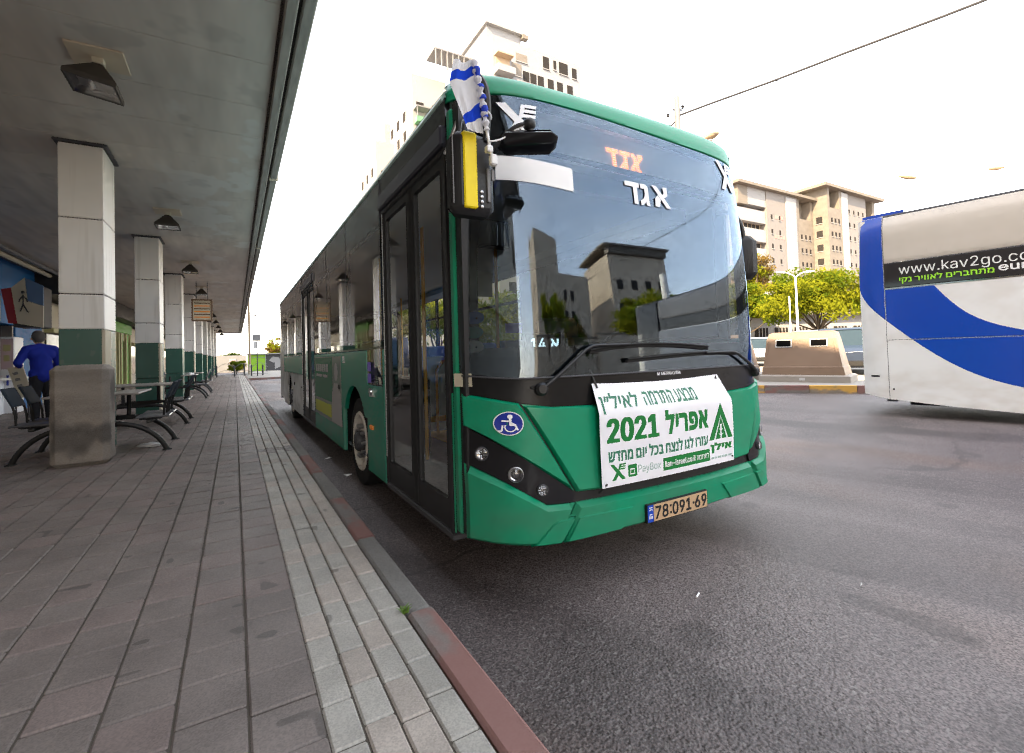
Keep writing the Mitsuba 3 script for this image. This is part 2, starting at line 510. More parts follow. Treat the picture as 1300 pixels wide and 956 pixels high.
mat('m_plate_blue', (0.01, 0.06, 0.45), 0.4)
mat('m_flag_blue', (0.01, 0.045, 0.48), 0.75)
mat('m_orange', (0.85, 0.30, 0.05), 0.5)
scene['m_glass'] = {'type': 'thindielectric', 'int_ior': 1.55, 'specular_transmittance': C(0.84, 0.88, 0.86)}
scene['m_windscreen'] = {'type': 'thindielectric', 'int_ior': 1.72, 'specular_reflectance': C(0.62, 0.78, 0.98), 'specular_transmittance': C(0.22, 0.24, 0.23)}
scene['m_glass_dark'] = {'type': 'thindielectric', 'int_ior': 1.60, 'specular_transmittance': C(0.13, 0.15, 0.15)}
scene['m_lens'] = {'type': 'thindielectric', 'int_ior': 1.5}
mat('m_window_black', (0.012, 0.012, 0.014), 0.06, spec=0.75)
scene['m_banner'] = {'type': 'twosided', 'bsdf': {'type': 'principled', 'base_color': C(0.80, 0.80, 0.84), 'roughness': 0.42, 'specular': 0.4}}
scene['m_cloth_white'] = {'type': 'principledthin', 'base_color': C(0.80, 0.80, 0.83), 'roughness': 0.8, 'diff_trans': 0.5}
# ================================================================ ground
ground('asphalt_road', trimesh.Trimesh([[-260, -260, 0], [340, -260, 0], [340, 420, 0], [-260, 420, 0]], [[0, 1, 2], [0, 2, 3]]), 'm_asphalt')

PZ = 0.15                       # top of the platform pavement
ground('platform_pavement', bx(-5.25, 0.624, -4, 46, -0.05, PZ - 0.008), 'm_joint')


def stone(x0, x1, y0, y1, dz=0.0, b=0.006, near=True):
    z1 = PZ + dz
    if near:
        return bx(x0, x1, y0, y1, PZ - 0.05, z1, b)
    V = [[x0, y0, PZ - .02], [x1, y0, PZ - .02], [x1, y1, PZ - .02], [x0, y1, PZ - .02], [x0 + .004, y0 + .004, z1], [x1 - .004, y0 + .004, z1], [x1 - .004, y1 - .004, z1], [x0 + .004, y1 - .004, z1]]
    F = [[4, 5, 6], [4, 6, 7], [0, 1, 5], [0, 5, 4], [1, 2, 6], [1, 6, 5], [2, 3, 7], [2, 7, 6], [3, 0, 4], [3, 4, 7]]
    return trimesh.Trimesh(V, F, process=False)


PX, PY, LX, LY = 0.2035, 0.214, 0.1005, 0.206
far_sets = {}
near_n = 0
for c in range(27):                                   # the dark slabs left of the light strip
    x1 = 0.222 - c * PX
    x0 = x1 - PX + 0.007
    for r in range(-18, 214):
        y0 = 0.04 + r * PY + (c % 2) * 0.07 + 0.012 * math.sin(c * 5.1)
        y1 = y0 + PY - 0.0075
        dz = 0.0034 * (rng.random() - 0.5)
        jx, jy = 0.0024 * (rng.random(2) - 0.5)
        m = ('m_paver_dark', 'm_paver_dark', 'm_paver_dark_warm')[rng.integers(3)]
        if 6.45 < y0 < 6.75:
            m = 'm_paver_dark'
        inview = 0.75 < y0 < 4.0 and x0 > -1.05 - 0.62 * (y0 - 1.0)
        if inview and near_n < 290:
            near_n += 1
            part('platform_pavement', 'paving_slab', stone(x0 + jx, x1 + jx * .5, y0 + jy, y1 + jy, dz), m, False)
        else:
            far_sets.setdefault((m, 'paving_field'), []).append(stone(x0, x1, y0, y1, dz, near=False))
for c in range(4):                                    # the strip of small light pavers along the kerb
    x0 = 0.2255 + c * LX
    x1 = x0 + LX - 0.0065
    for r in range(-18, 222):
        y0 = 0.02 + r * LY + (0.0, 0.55, 0.05, 0.62)[c] * LY * 0.5
        y1 = y0 + LY - 0.0055
        dz = 0.0026 * (rng.random() - 0.5)
        m = ('m_paver_light', 'm_paver_light', 'm_paver_light_warm')[rng.integers(3)]
        if 3.05 < y0 < 4.1 and rng.random() < 0.5:
            m = 'm_paver_light_warm'
        if 6.45 < y0 < 6.8:
            m = 'm_paver_dark'
        if 0.75 < y0 < 5.5:
            part('platform_pavement', 'paving_brick', stone(x0, x1, y0, y1, dz), m, False)
        else:
            far_sets.setdefault((m, 'paving_strip'), []).append(stone(x0, x1, y0, y1, dz, near=False))
for (m, nm), ms in far_sets.items():
    k = part('platform_pavement', nm, ms, m, False)
    labels[k] = {'kind': 'stuff'}

# kerb of the platform: stones a metre long, red and bare in turn
ground('platform_kerb', bx(0.63, 0.735, -4, 46, -0.1, PZ - 0.02), 'm_joint')
for i in range(-6, 44):
    y0 = 0.07 + i * 0.995
    w = 0.004 * math.sin(i * 2.3)
    m = bx(0.631, 0.748 + w, y0, y0 + 0.988, -0.06, PZ + 0.002 + 0.003 * math.sin(i * 1.7), 0.014)
    part('platform_kerb', 'kerb_stone', m, 'm_kerb_red' if i % 2 == 1 else 'm_kerb', 40)

# a weed in the kerb joint and small litter on the ground
def blade(x, y, z, ang, ln, w, lean):
    d = np.array([math.cos(ang), math.sin(ang), 0])
    s = np.array([-d[1], d[0], 0]) * w
    p = np.array([x, y, z])
    q = p + d * ln * lean * 0.4 + [0, 0, ln * 0.6]
    e = p + d * ln * lean + [0, 0, ln * 0.85]
    return trimesh.Trimesh([p - s, p + s, q - s, q + s, e], [[0, 1, 3], [0, 3, 2], [2, 3, 4]], process=False)


mat('m_weed', (0.12, 0.22, 0.03), 0.6)
single('weed', 'tiny green weed growing at the joint beside the red kerb stone', 'weed',
       [blade(0.628 + 0.012 * math.cos(a * 2.4), 2.07 + 0.016 * math.sin(a * 3.1), PZ - .006, a * 1.7, 0.026 + 0.004 * (a % 4), 0.004, 0.9) for a in range(16)], 'm_weed', False)
single('cigarette_butt', 'white cigarette butt on the asphalt in front of the bus bumper', 'cigarette butt', cyl((2.0, 1.64, 0.006), (2.045, 1.66, 0.006), 0.0045, n=8), 'm_paper')
for (x, y, s, a, lab) in ((0.80, 1.62, 0.022, 0.4, 'crumpled shiny wrapper lying in the gutter by the red kerb'), (1.05, 5.35, 0.06, 1.2, 'small white paper scrap in the shade under the bus edge'),
                          (1.02, 6.4, 0.05, 0.3, 'pale scrap of paper in the gutter beyond the front wheel'), (2.8, 1.25, 0.008, 0.1, 'smallest white speck of litter on the near road'),
                          (9.5, 6.6, 0.12, 0.7, 'white paper scrap lying on the road before the striped kerb')):
    p = np.array([[math.cos(a + k * 1.57) * s * (0.6 + 0.4 * ((k * 7) % 3)), math.sin(a + k * 1.57) * s * 0.6, 0.004 + 0.012 * (k % 2)] for k in range(4)])
    single('litter_scrap', lab, 'litter', trimesh.Trimesh(np.vstack([p + [x, y, 0], [[x, y, 0.022]]]), [[0, 1, 4], [1, 2, 4], [2, 3, 4], [3, 0, 4]], process=False), 'm_paper', False)

# ================================================================ station canopy
CZ = 4.15
cn = thing('station_canopy', 'long flat grey canopy roof over the bus platform on the left', 'canopy')
part(cn, 'roof_slab', bx(-5.3, 0.60, -2.2, 54.3, CZ + 0.05, CZ + 0.55), 'm_concrete', False)
yb = -2.1
i = 0
while yb < 54.2:
    w = 0.92 if i % 3 else 0.86
    part(cn, 'soffit_board', bx(-5.28, 0.36, yb, yb + w - 0.006, CZ, CZ + 0.03, 0.003), 'm_soffit', False)
    yb += w
    i += 1
mat('m_edge_beam', lambda p, n, uv: mix((0.20, 0.19, 0.175), (0.32, 0.30, 0.27), fbm(p.x * 6, p.y * 1.1, p.z * 6, 4)) * (0.8 + 0.35 * noise(p.x * 40, p.y * 6, p.z * 40)), 0.75)
yb = -2.2
while yb < 54.2:
    y1 = min(yb + 5.25, 54.3)
    part(cn, 'edge_beam', bx(0.39, 0.475, yb, y1 - 0.02, CZ - 0.07, CZ + 0.3, 0.006), 'm_edge_beam', False)
    part(cn, 'gutter', bx(0.515, 0.612, yb, y1 - 0.015, CZ - 0.03, CZ + 0.62, 0.01), 'm_edge_beam', False)
    part(cn, 'gutter_joint', bx(0.50, 0.625, y1 - 0.10, y1 - 0.03, CZ - 0.045, CZ + 0.56, 0.008), 'm_chipped_cream', False)
    yb = y1
part(cn, 'shadow_gap', [bx(0.362, 0.389, -2.2, 54.3, CZ + 0.05, CZ + 0.12), bx(0.476, 0.514, -2.2, 54.3, CZ + 0.03, CZ + 0.1)], 'm_black', False)
part(cn, 'end_fascia', bx(-5.3, 0.61, 54.3, 54.42, CZ - 0.06, CZ + 0.62, 0.01), 'm_edge_beam', False)
for k, (x, z, r) in enumerate(((-4.55, 4.05, 0.045), (-4.72, 3.98, 0.055), (-4.92, 4.04, 0.05))):
    part(cn, 'pipe', cyl((x, 6, z), (x, 53, z), r, n=12), ('m_mid_grey', 'm_chipped_cream', 'm_dark_grey')[k])

# columns
CX0, CX1, CD = -1.895, -1.45, 0.66
ORD = ['nearest', 'second nearest', 'third nearest', 'fourth nearest', 'fifth nearest', 'sixth nearest', 'seventh nearest', 'eighth nearest', 'farthest']
for i in range(9):
    y = 7.94 + 5.25 * i
    lab = 'nearest white and green canopy column, standing behind the rough concrete block' if i == 0 else f'{ORD[i]} white and green canopy column in the row along the platform'
    c = thing('canopy_column', lab, 'column', 'white and green columns under the canopy')
    part(c, 'core', bx(CX0 + .02, CX1 - .02, y + .02, y + CD - .02, 0, CZ), 'm_groove', False)
    zs = [0.955, 1.742, 2.183, 3.157, CZ - 0.035]
    part(c, 'green_panel', bx(CX0, CX1, y, y + CD, PZ, 0.948, 0.008), 'm_column_green', False)
    part(c, 'green_panel', bx(CX0, CX1, y, y + CD, 0.958, 1.742, 0.008), 'm_column_green', False)
    for a, b in zip(zs[1:-1], zs[2:]):
        part(c, 'white_panel', bx(CX0, CX1, y, y + CD, a + (0.012 if a > 1.8 else 0.0), b, 0.008), 'm_column_white', False)
    if i % 2 == 1 or i == 0:
        part(c, 'corner_strip', bx(CX1 - 0.03, CX1 + 0.006, y - 0.004, y + CD * 0.5, PZ if i else 1.2, 1.735, 0.004), 'm_chipped_cream', False)
    part(c, 'top_trim', bx(CX0 - 0.045, CX1 + 0.045, y - 0.045, y + CD + 0.045, CZ - 0.028, CZ - 0.002, 0.004), 'm_dark_grey', False)

# ceiling lamps: cream plate, bracket, dark trapezoid hood with glass
mat('m_plate_cream', (0.56, 0.46, 0.34), 0.6)
mat('m_lamp_dark', (0.055, 0.048, 0.042), 0.5, metallic=0.3)
mat('m_reflector', (0.16, 0.155, 0.145), 0.5)
for i in range(10):
    y, x = 5.66 + 5.25 * i, -1.06
    L = thing('ceiling_lamp', ('square floodlight nearest the camera, hanging from a cream plate under the canopy' if i == 0 else f'{(ORD[:8] + ["ninth nearest", "farthest"])[i]} dark hooded lamp hanging under the canopy between columns'), 'lamp', 'hooded lamps under the canopy')
    part(L, 'mounting_plate', bx(x - 0.21, x + 0.21, y - 0.20, y + 0.20, CZ - 0.022, CZ - 0.002, 0.004), 'm_plate_cream', False)
    part(L, 'bracket', [bx(x - .045, x + .045, y - .045, y + .045, CZ - .075, CZ - .02, .006), cyl((x, y, CZ - .1), (x, y, CZ - .06), .02)], 'm_chipped_cream', False)
    # hood: apex below the bracket, widening down to a square glass
    t_, b_, zt, zb, zr = 0.035, 0.19, CZ - 0.08, CZ - 0.275, CZ - 0.315
    V = []
    for s, z in ((t_, zt), (b_, zb), (b_, zr), (b_ - .018, zr), (b_ - .018, zb + 0.004), (t_, zt - 0.02)):
        V += [[x - s, y - s, z], [x + s, y - s, z], [x + s, y + s, z], [x - s, y + s, z]]
    F = []
    for k in range(5):
        for j in range(4):
            q = [k * 4 + j, k * 4 + (j + 1) % 4, k * 4 + 4 + (j + 1) % 4, k * 4 + 4 + j]
            F += [[q[0], q[2], q[1]], [q[0], q[3], q[2]]]
    F += [[0, 1, 2], [0, 2, 3]]
    tilt = lambda m: rot(m, 9, [0, 1, 0], (x, y, CZ - .09)) if i == 0 else m
    part(L, 'hood', tilt(trimesh.Trimesh(V, F, process=False)), 'm_lamp_dark', False)
    part(L, 'lamp_glass', tilt(trimesh.Trimesh([[x - .17, y - .17, zr + .006], [x + .17, y - .17, zr + .006], [x + .17, y + .17, zr + .006], [x - .17, y + .17, zr + .006]], [[0, 2, 1], [0, 3, 2]])), 'm_lens', False)
    part(L, 'reflector', tilt(bx(x - .13, x + .13, y - .13, y + .13, zb + .02, zb + .024)), 'm_reflector', False)
    part(L, 'bulb', tilt(cyl((x - .02, y - .06, zb - 0.0), (x - .02, y + .06, zb - 0.0), 0.016, n=12)), 'm_white_gloss')

# hanging timetable board under the canopy
hs = thing('hanging_timetable', 'brown framed timetable board hanging under the canopy beyond the columns', 'sign')
part(hs, 'board', bx(-1.27, -0.70, 20.0, 20.07, 2.78, 3.48, 0.01), 'm_chipped_cream', False)
mat('m_brown', (0.16, 0.10, 0.06), 0.6)
part(hs, 'frame', [bx(-1.30, -1.25, 19.98, 20.09, 2.74, 3.52), bx(-0.72, -0.67, 19.98, 20.09, 2.74, 3.52), bx(-1.25, -0.72, 19.98, 20.09, 2.74, 2.79), bx(-1.25, -0.72, 19.98, 20.09, 3.47, 3.52)], 'm_brown', False)
for k in range(6):
    part(hs, 'line', bx(-1.22, -0.75, 19.992, 20.0, 2.86 + k * 0.1, 2.90 + k * 0.1), 'm_brown' if k % 2 else 'm_orange', False)
part(hs, 'hanger', [cyl((-1.15, 20.03, 3.5), (-1.15, 20.03, CZ), .01), cyl((-0.82, 20.03, 3.5), (-0.82, 20.03, CZ), .01)], 'm_dark_grey')

# ================================================================ concrete block in front of the first column
m = bx(-1.765, -1.255, 7.02, 7.42, PZ - 0.01, 1.285, 0.055)
m = m.subdivide_to_size(0.05)
v = m.vertices.copy()
nn = meshkit.fbm(v * 9.0, 3, seed=4) - 0.5
v += m.vertex_normals * (0.018 * nn)[:, None]
keep = v[:, 2] < PZ + 0.03
v[keep, 2] = np.maximum(v[keep, 2], PZ - 0.01)
sh = (v[:, 2] - PZ)[:, None]
v[:, 0] += 0.0
m.vertices = v
single('concrete_block', 'tall rough grey concrete block with worn edges standing on the pavement', 'concrete block', m, 'm_concrete', 50)

# ================================================================ seating units with curved legs
mat('m_tabletop', (0.30, 0.28, 0.26), 0.3)
mat('m_seat_grey', lambda p, n, uv: mix((0.075, 0.078, 0.09), (0.105, 0.105, 0.115), fbm(p.x * 9, p.y * 9, p.z * 9, 3)), 0.35)
mat('m_backrest_blue', (0.028, 0.042, 0.062), 0.75, spec=0.2)


def seating(cx, cy, lab, top_at, red=False):
    u = thing('seating_unit', lab, 'picnic table', 'tables with fixed seats along the columns')
    part(u, 'beam', [bx(cx - .28, cx + .28, cy - .5, cy - .42, .50, .56, .01), bx(cx - .28, cx + .28, cy + .42, cy + .5, .50, .56, .01), bx(cx + .52, cx + .58, cy - .52, cy + .52, .52, .56, .01), bx(cx - .58, cx - .52, cy - .52, cy + .52, .52, .56, .01)], 'm_black', False)
    for sx in (-1, 1):
        for sy in (-0.48, 0.48):
            leg = spline([(cx + sx * .10, cy + sy, .52), (cx + sx * .38, cy + sy, .50), (cx + sx * .62, cy + sy, .34), (cx + sx * .73, cy + sy, PZ)], 16)
            part(u, 'leg', tube(leg, .030, 10), 'm_black')
            part(u, 'foot', lathe([(0, .012), (.05, .012), (.055, 0), (0, 0)], (cx + sx * .73, cy + sy, PZ), n=14), 'm_black')
        for sy in (-0.27, 0.27):
            y0, y1 = cy + sy - .20, cy + sy + .20
            seat = bx(cx + sx * .40, cx + sx * .76, y0, y1, .575, .60, .01)
            part(u, 'seat', seat, 'm_seat_grey', False)
            back = bx(-.012, .012, y0 + .01, y1 - .01, 0, .24, .006)
            back = rot(back, 24 * sx, [0, 1, 0], (0, 0, 0))
            bk = part(u, 'backrest', mv(back, cx + sx * .72, 0, .815), 'm_backrest_blue' if not red else 'm_seat_grey', False)
            for yy in (y0 + .03, y1 - .03):
                part(u, 'back_support', tube(np.array([(cx + sx * .44, yy, .567), (cx + sx * .66, yy, .567), (cx + sx * .695, yy, .59), (cx + sx * .70, yy, .70), (cx + sx * .722, yy, .81), (cx + sx * .805, yy, 1.01)]), .013, 8), 'm_black')
    for k, (x0, x1, y0, y1) in enumerate(top_at):
        part(u, 'table_top', bx(x0, x1, y0, y1, .875, .90, .006), 'm_tabletop', False)
    part(u, 'table_post', [cyl((cx - .2, cy - .46, .5), (cx - .2, cy - .46, .875), .025), cyl((cx + .2, cy + .46, .5), (cx + .2, cy + .46, .875), .025)], 'm_black')
    return u


seating(-1.51, 8.13, 'four seat table unit with curved black legs around the nearest column, behind the concrete block', [(-1.43, -1.10, 7.9, 9.0), (-2.05, -1.92, 7.9, 9.0)])
seating(-1.51, 11.14, 'dark table with fixed seats and curved legs between the first and second columns', [(-1.95, -0.98, 10.55, 11.7)])
seating(-1.51, 18.15, 'table unit with litter on top, around the third column', [(-1.43, -1.05, 17.5, 18.8), (-2.0, -1.92, 17.5, 18.8)], True)
seating(-1.51, 21.4, 'farthest table unit with curved black legs along the columns', [(-1.9, -1.05, 20.9, 22.0)])
single('food_wrapper', 'crumpled white wrapper on the table top by the third column', 'wrapper', [mv(trimesh.creation.icosphere(1, .05), -1.2, 17.8, .93), mv(trimesh.creation.icosphere(1, .035), -1.15, 18.0, .925)], 'm_paper', False)
single('rag', 'pale crumpled rag on the pavement under the nearest table unit', 'rag', trimesh.Trimesh(mv(trimesh.creation.icosphere(2, 1), 0, 0, 0).vertices * [0.13, 0.10, 0.035] * (0.75 + 0.5 * meshkit.noise(trimesh.creation.icosphere(2, 1).vertices * 3))[:, None] + [-1.0, 8.05, PZ + .025], trimesh.creation.icosphere(2, 1).faces), 'm_light_grey', 60)

# ================================================================ terminal building behind the platform
mat('m_terminal', lambda p, n, uv: mix((0.40, 0.36, 0.30), (0.48, 0.44, 0.37), fbm(p.x * .5, p.y * .5, p.z * .5, 3)), 0.7)
mat('m_shop_blue', (0.01, 0.115, 0.32), 0.5)
mat('m_shop_cream', (0.52, 0.47, 0.36), 0.55)
mat('m_shop_green', (0.10, 0.36, 0.04), 0.5)
mat('m_sign_red', (0.24, 0.012, 0.02), 0.5)
mat('m_sign_blue', (0.08, 0.15, 0.28), 0.5)
mat('m_frame_olive', (0.42, 0.40, 0.20), 0.5)
mat('m_fridge_white', (0.70, 0.72, 0.76), 0.35)
mat('m_pink_print', (0.50, 0.38, 0.42), 0.5)
tb = thing('terminal_building', 'bus terminal building with shops behind the canopy columns at left', 'building')
part(tb, 'wall', [bx(-26, -5.35, -14, 56, 0, 3.05), bx(-26, -5.35, -14, 56, 3.05, 16.4)], 'm_terminal', False)
part(tb, 'fascia_beam', bx(-5.34, -5.12, -8, 54, 2.55, 3.3, .01), 'm_shop_cream', False)
part(tb, 'dark_soffit_duct', bx(-5.34, -4.5, 19.0, 54, 3.45, 4.1, .02), 'm_black', False)
part(tb, 'blue_shopfront', [bx(-5.34, -5.05, 9.0, 19.6, 2.42, 4.10, .01), bx(-5.34, -5.05, 14.6, 15.2, PZ, 2.42), bx(-5.34, -5.05, 17.6, 19.6, PZ, 2.42), bx(-5.34, -5.05, 9.0, 12.0, PZ, 2.42)], 'm_shop_blue', False)
for y0, y1 in ((12.05, 14.55), (15.25, 17.55)):
    part(tb, 'serving_hatch', bx(-5.40, -5.30, y0, y1, 1.0, 2.40), 'm_black', False)
    part(tb, 'hatch_frame', [bx(-5.33, -5.08, y0, y0 + .06, 1.0, 2.40), bx(-5.33, -5.08, y1 - .06, y1, 1.0, 2.40)], 'm_steel', False)
    part(tb, 'counter', bx(-5.34, -4.75, y0 + .0, y1, 0.98, 1.04, .01), 'm_light_grey', False)
    part(tb, 'counter_front', bx(-5.34, -4.95, y0, y1, PZ, 0.98), 'm_fridge_white', False)
part(tb, 'green_shopfront', [bx(-5.34, -5.06, 29.6, 34.2, 2.95, 4.08, .01)], 'm_shop_green', False)
part(tb, 'green_door', [bx(-5.34, -5.1, 31.3, 31.9, PZ, 2.9), bx(-5.34, -5.1, 32.8, 33.4, PZ, 2.9)], 'm_shop_green', False)
for y in (29.7, 30.5, 31.1, 32.4, 33.6):
    part(tb, 'door_frame', bx(-5.34, -5.02, y, y + .16, PZ, 2.92, .01), 'm_frame_olive', False)
part(tb, 'door_pane', bx(-5.36, -5.3, 29.9, 33.6, .4, 2.8), 'm_black_gloss', False)
for k in range(9):
    y = 21 + k * 3.6
    if 28 < y < 34:
        continue
    part(tb, 'shop_window', bx(-5.37, -5.30, y, y + 2.4, .7, 2.4), 'm_black_gloss', False)
    part(tb, 'shutter_box', bx(-5.34, -5.1, y - .1, y + 2.5, 2.4, 2.55, .01), 'm_frame_olive', False)
# upper storeys (above the canopy)
for s in range(3):
    for k in range(18):
        y = -13 + k * 3.75
        part(tb, 'upper_window', bx(-5.37, -5.32, y, y + 1.8, 6.2 + s * 3.0, 7.7 + s * 3.0), 'm_black_gloss', False)

# sign box with a walking figure
ss = thing('shop_sign', 'cream projecting shop sign box with a black walking figure and red side', 'sign')
poly = Polygon([(-4.435, 3.13), (-4.211, 3.374), (-4.16, 2.83), (-3.89, 2.72), (-3.89, 2.206), (-4.333, 2.30)])
part(ss, 'cream_face', prism(poly, 'y', 15.2, 15.24), 'm_shop_cream', False)
part(ss, 'blue_corner', prism(Polygon([(-4.205, 3.374), (-3.89, 3.2), (-3.89, 2.725), (-4.155, 2.836)]), 'y', 15.2, 15.24), 'm_sign_blue', False)
part(ss, 'red_side', prism(Polygon([(-4.60, 3.09), (-4.44, 3.13), (-4.337, 2.30), (-4.48, 2.31)]), 'y', 15.19, 15.25), 'm_sign_red', False)
part(ss, 'box_body', bx(-4.42, -3.91, 15.25, 15.9, 2.22, 3.2, .02), 'm_dark_grey', False)
part(ss, 'side_board', bx(-5.04, -4.62, 15.2, 15.24, 2.36, 3.05), 'm_shop_cream', False)
fig = [cyl((-4.235, 15.192, 3.0), (-4.235, 15.192, 3.06), .03, n=8)]
for a, b in (((-4.235, 2.98), (-4.23, 2.75)), ((-4.23, 2.95), (-4.29, 2.86)), ((-4.23, 2.95), (-4.175, 2.87)), ((-4.175, 2.87), (-4.16, 2.80)), ((-4.23, 2.75), (-4.28, 2.58)), ((-4.23, 2.75), (-4.16, 2.58)), ((-4.29, 2.86), (-4.30, 2.80)), ((-4.16, 2.58), (-4.13, 2.57))):
    fig.append(cyl((a[0], 15.195, a[1]), (b[0], 15.195, b[1]), .013, n=6))
part(ss, 'walking_figure', fig, 'm_black')

ps = thing('poster_stand', 'narrow white fridge with pink printed poster beside the blue kiosk', 'fridge')
part(ps, 'cabinet', bx(-5.02, -4.76, 16.5, 17.1, PZ, 2.06, .015), 'm_fridge_white', False)
part(ps, 'poster', bx(-5.0, -4.78, 16.492, 16.5, 1.25, 2.0), 'm_pink_print', False)
part(ps, 'picture', [bx(-4.96, -4.82, 16.487, 16.492, 1.70, 1.86), bx(-4.95, -4.84, 16.487, 16.492, 1.45, 1.60)], 'm_frame_olive', False)
part(ps, 'caption', bx(-4.90, -4.86, 16.487, 16.5, .85, 1.1), 'm_blue_sign', False)
lb = thing('menu_board', 'cream slanted menu board leaning beside the kiosk counter', 'sign')
brd = rot(bx(-4.20, -3.95, 14.50, 14.53, .62, 1.32, .008), -14, [0, 1, 0], (-4.07, 14.5, .9))
part(lb, 'board', brd, 'm_shop_cream', False)
part(lb, 'print', [rot(bx(-4.14, -4.06, 14.492, 14.50, .86 + k * .14, .92 + k * .14), -14, [0, 1, 0], (-4.07, 14.5, .9)) for k in range(3)], 'm_mid_grey', False)
part(lb, 'stand_leg', [cyl((-4.0, 14.56, .72), (-4.0, 14.7, PZ), .015), cyl((-4.2, 14.56, .72), (-4.2, 14.7, PZ), .015)], 'm_dark_grey')
# ================================================================ the green city bus
XL, XC, HW, XR, YR = 1.03, 2.245, 1.215, 3.46, 13.85
_RK = __import__("scipy.interpolate", fromlist=["x"]).PchipInterpolator([.2, .5, .62, 1.0, 1.1, 1.5, 1.9, 2.3, 2.65, 2.75, 2.83, 2.88, 2.905, 2.93], [0, -.01, 0, .02, .027, .038, .060, .100, .16, .2, .28, .40, .60, 1.1])


def SF(a, b):
    """the bus front: a = across from the middle, b = height"""
    a, b = np.asarray(a, float), np.asarray(b, float)
    drop = 0.15 * np.abs(a / HW) ** 22 * np.clip((b - 2.66) / 0.25, 0, 1)
    y = 1.965 + .03 * a * a + np.interp(b, [2.6, 2.8], [.30, .16]) * np.abs(a / HW) ** 8 + _RK(np.clip(b, .2, 2.93))
    return np.stack([XC + a, y, b - drop], -1)


def SL(a, b):                   # left (door) side, a = -y
    a, b = np.asarray(a, float), np.asarray(b, float)
    return np.stack([np.full(a.shape, XL), -a, b], -1)


def SR(a, b):                   # right side, a = y
    a, b = np.asarray(a, float), np.asarray(b, float)
    return np.stack([np.full(a.shape, XR), a, b], -1)


def ry(y0, y1, z0, z1, r=0.0):
    p = rect(-y1, z0, -y0, z1)
    return p.buffer(-r).buffer(r) if r else p


def mir(poly):
    return affinity.scale(poly, -1, 1, origin=(0, 0))


bus = thing('city_bus', 'green single deck city bus with a big dark windscreen, standing at the platform kerb', 'bus')
ST = (0.07, 0.07)
FS = dict(step=ST)
# --- lower front
part(bus, 'front_base', patch(rect(-1.213, .31, 1.213, 1.30), SF, d=-0.012, step=ST), 'm_black', 30)
hood_top = [(-.986, 1.009), (-.833, .986), (-.583, .978), (0, .974), (.583, .978), (.833, .986), (.986, 1.009)]
hood = Polygon(hood_top + [(.722, .541), (.571, .534), (-.571, .534), (-.722, .541)])
part(bus, 'bonnet_panel', patch(hood, SF, d=.02, b=.012, **FS), 'm_green', 30)
corner = Polygon([(-1.207, 1.062), (-1.115, 1.040), (-.999, 1.013), (-.737, .548), (-.856, .634), (-1.034, .768), (-1.145, .852), (-1.207, .895)])
for q in (corner, mir(corner)):
    part(bus, 'corner_panel', patch(q, SF, d=.02, b=.010, **FS), 'm_green', 30)
bump_c = Polygon([(-.728, .487), (-.29, .481), (.29, .481), (.728, .487), (.83, .30), (.0, .29), (-.83, .30)])
bump_s = Polygon([(-1.210, .698), (-1.073, .614), (-.891, .495), (-.737, .487), (-.84, .30), (-1.0, .302), (-1.210, .312)])
part(bus, 'bumper', patch(bump_c, SF, d=.032, b=.022, **FS), 'm_green', 30)
for q in (bump_s, mir(bump_s)):
    part(bus, 'bumper_corner', patch(q, SF, d=.032, b=.022, **FS), 'm_green', 30)
blk = Polygon([(-.976, .306), (-.885, .408), (-.862, .422), (-.82, .430), (-.745, .430), (-.83, .306)])
blk2 = Polygon([(-.737, .430), (-.36, .424), (-.46, .305), (-.815, .305)])
for q in (blk, mir(blk)):
    part(bus, 'bumper_step', patch(q, SF, d=.043, b=.010, t=-.025, **FS), 'm_green', 30)
for q in (blk2, mir(blk2)):
    part(bus, 'bumper_step', patch(q, SF, d=.043, b=.010, t=-.025, **FS), 'm_green', 30)
# --- headlamps
for sx in (-1, 1):
    hlk = part(bus, 'headlight', patch(Polygon([(sx * x, z) for x, z in ((-1.208, .893), (-1.034, .764), (-.856, .632), (-.735, .536), (-.75, .492), (-.891, .50), (-1.073, .62), (-1.208, .703))]), SF, d=.002, **FS), 'm_black_gloss', 30)
    for u, z, r in ((-1.150, .757, .032), (-1.028, .657, .035), (-.912, .573, .026)):
        ab = np.array([[sx * u, z]])
        p, n = SF(ab[:, 0], ab[:, 1])[0], normal_at(SF, ab)[0]
        n = n * 0.75 + np.array([0, -0.35, 0])
        n /= np.linalg.norm(n)
        part(hlk, 'reflector', lathe([(r, .012), (r * .9, .002), (r * .55, -.004), (r * .2, -.012), (0.0005, -.012)], p, n, 20), 'm_chrome', 40)
        facets = [mv(trimesh.creation.icosphere(0, r * .16), *(p + n * .004 + (frame_of(n)[0] * math.cos(t) + frame_of(n)[1] * math.sin(t)) * r * q)) for q, c in ((.72, 9), (.40, 5)) for t in np.arange(c) * 2 * np.pi / c]
        if abs(u) > 1.1 or abs(u) < 1:
            part(hlk, 'facet', facets, 'm_chrome', False)
        else:
            part(hlk, 'bulb_cap', lathe([(r * .45, -.002), (r * .42, .008), (r * .2, .012), (0.0005, .012)], p, n, 16), 'm_dark_grey', 40)
        part(hlk, 'bezel', lathe([(r * 1.0, .004), (r * 1.02, .018), (r * 1.13, .016), (r * 1.15, .0)], p, n, 24), 'm_steel' if abs(u) < 1.1 and abs(u) > 1 else 'm_dark_grey', 40)
        part(hlk, 'lens', lathe([(r, .014), (r * .7, .019), (r * .35, .0215), (0.0005, .022)], p, n, 20), 'm_lens', True)
mat('m_black_panel', (0.008, 0.008, 0.009), 0.3, spec=0.25)
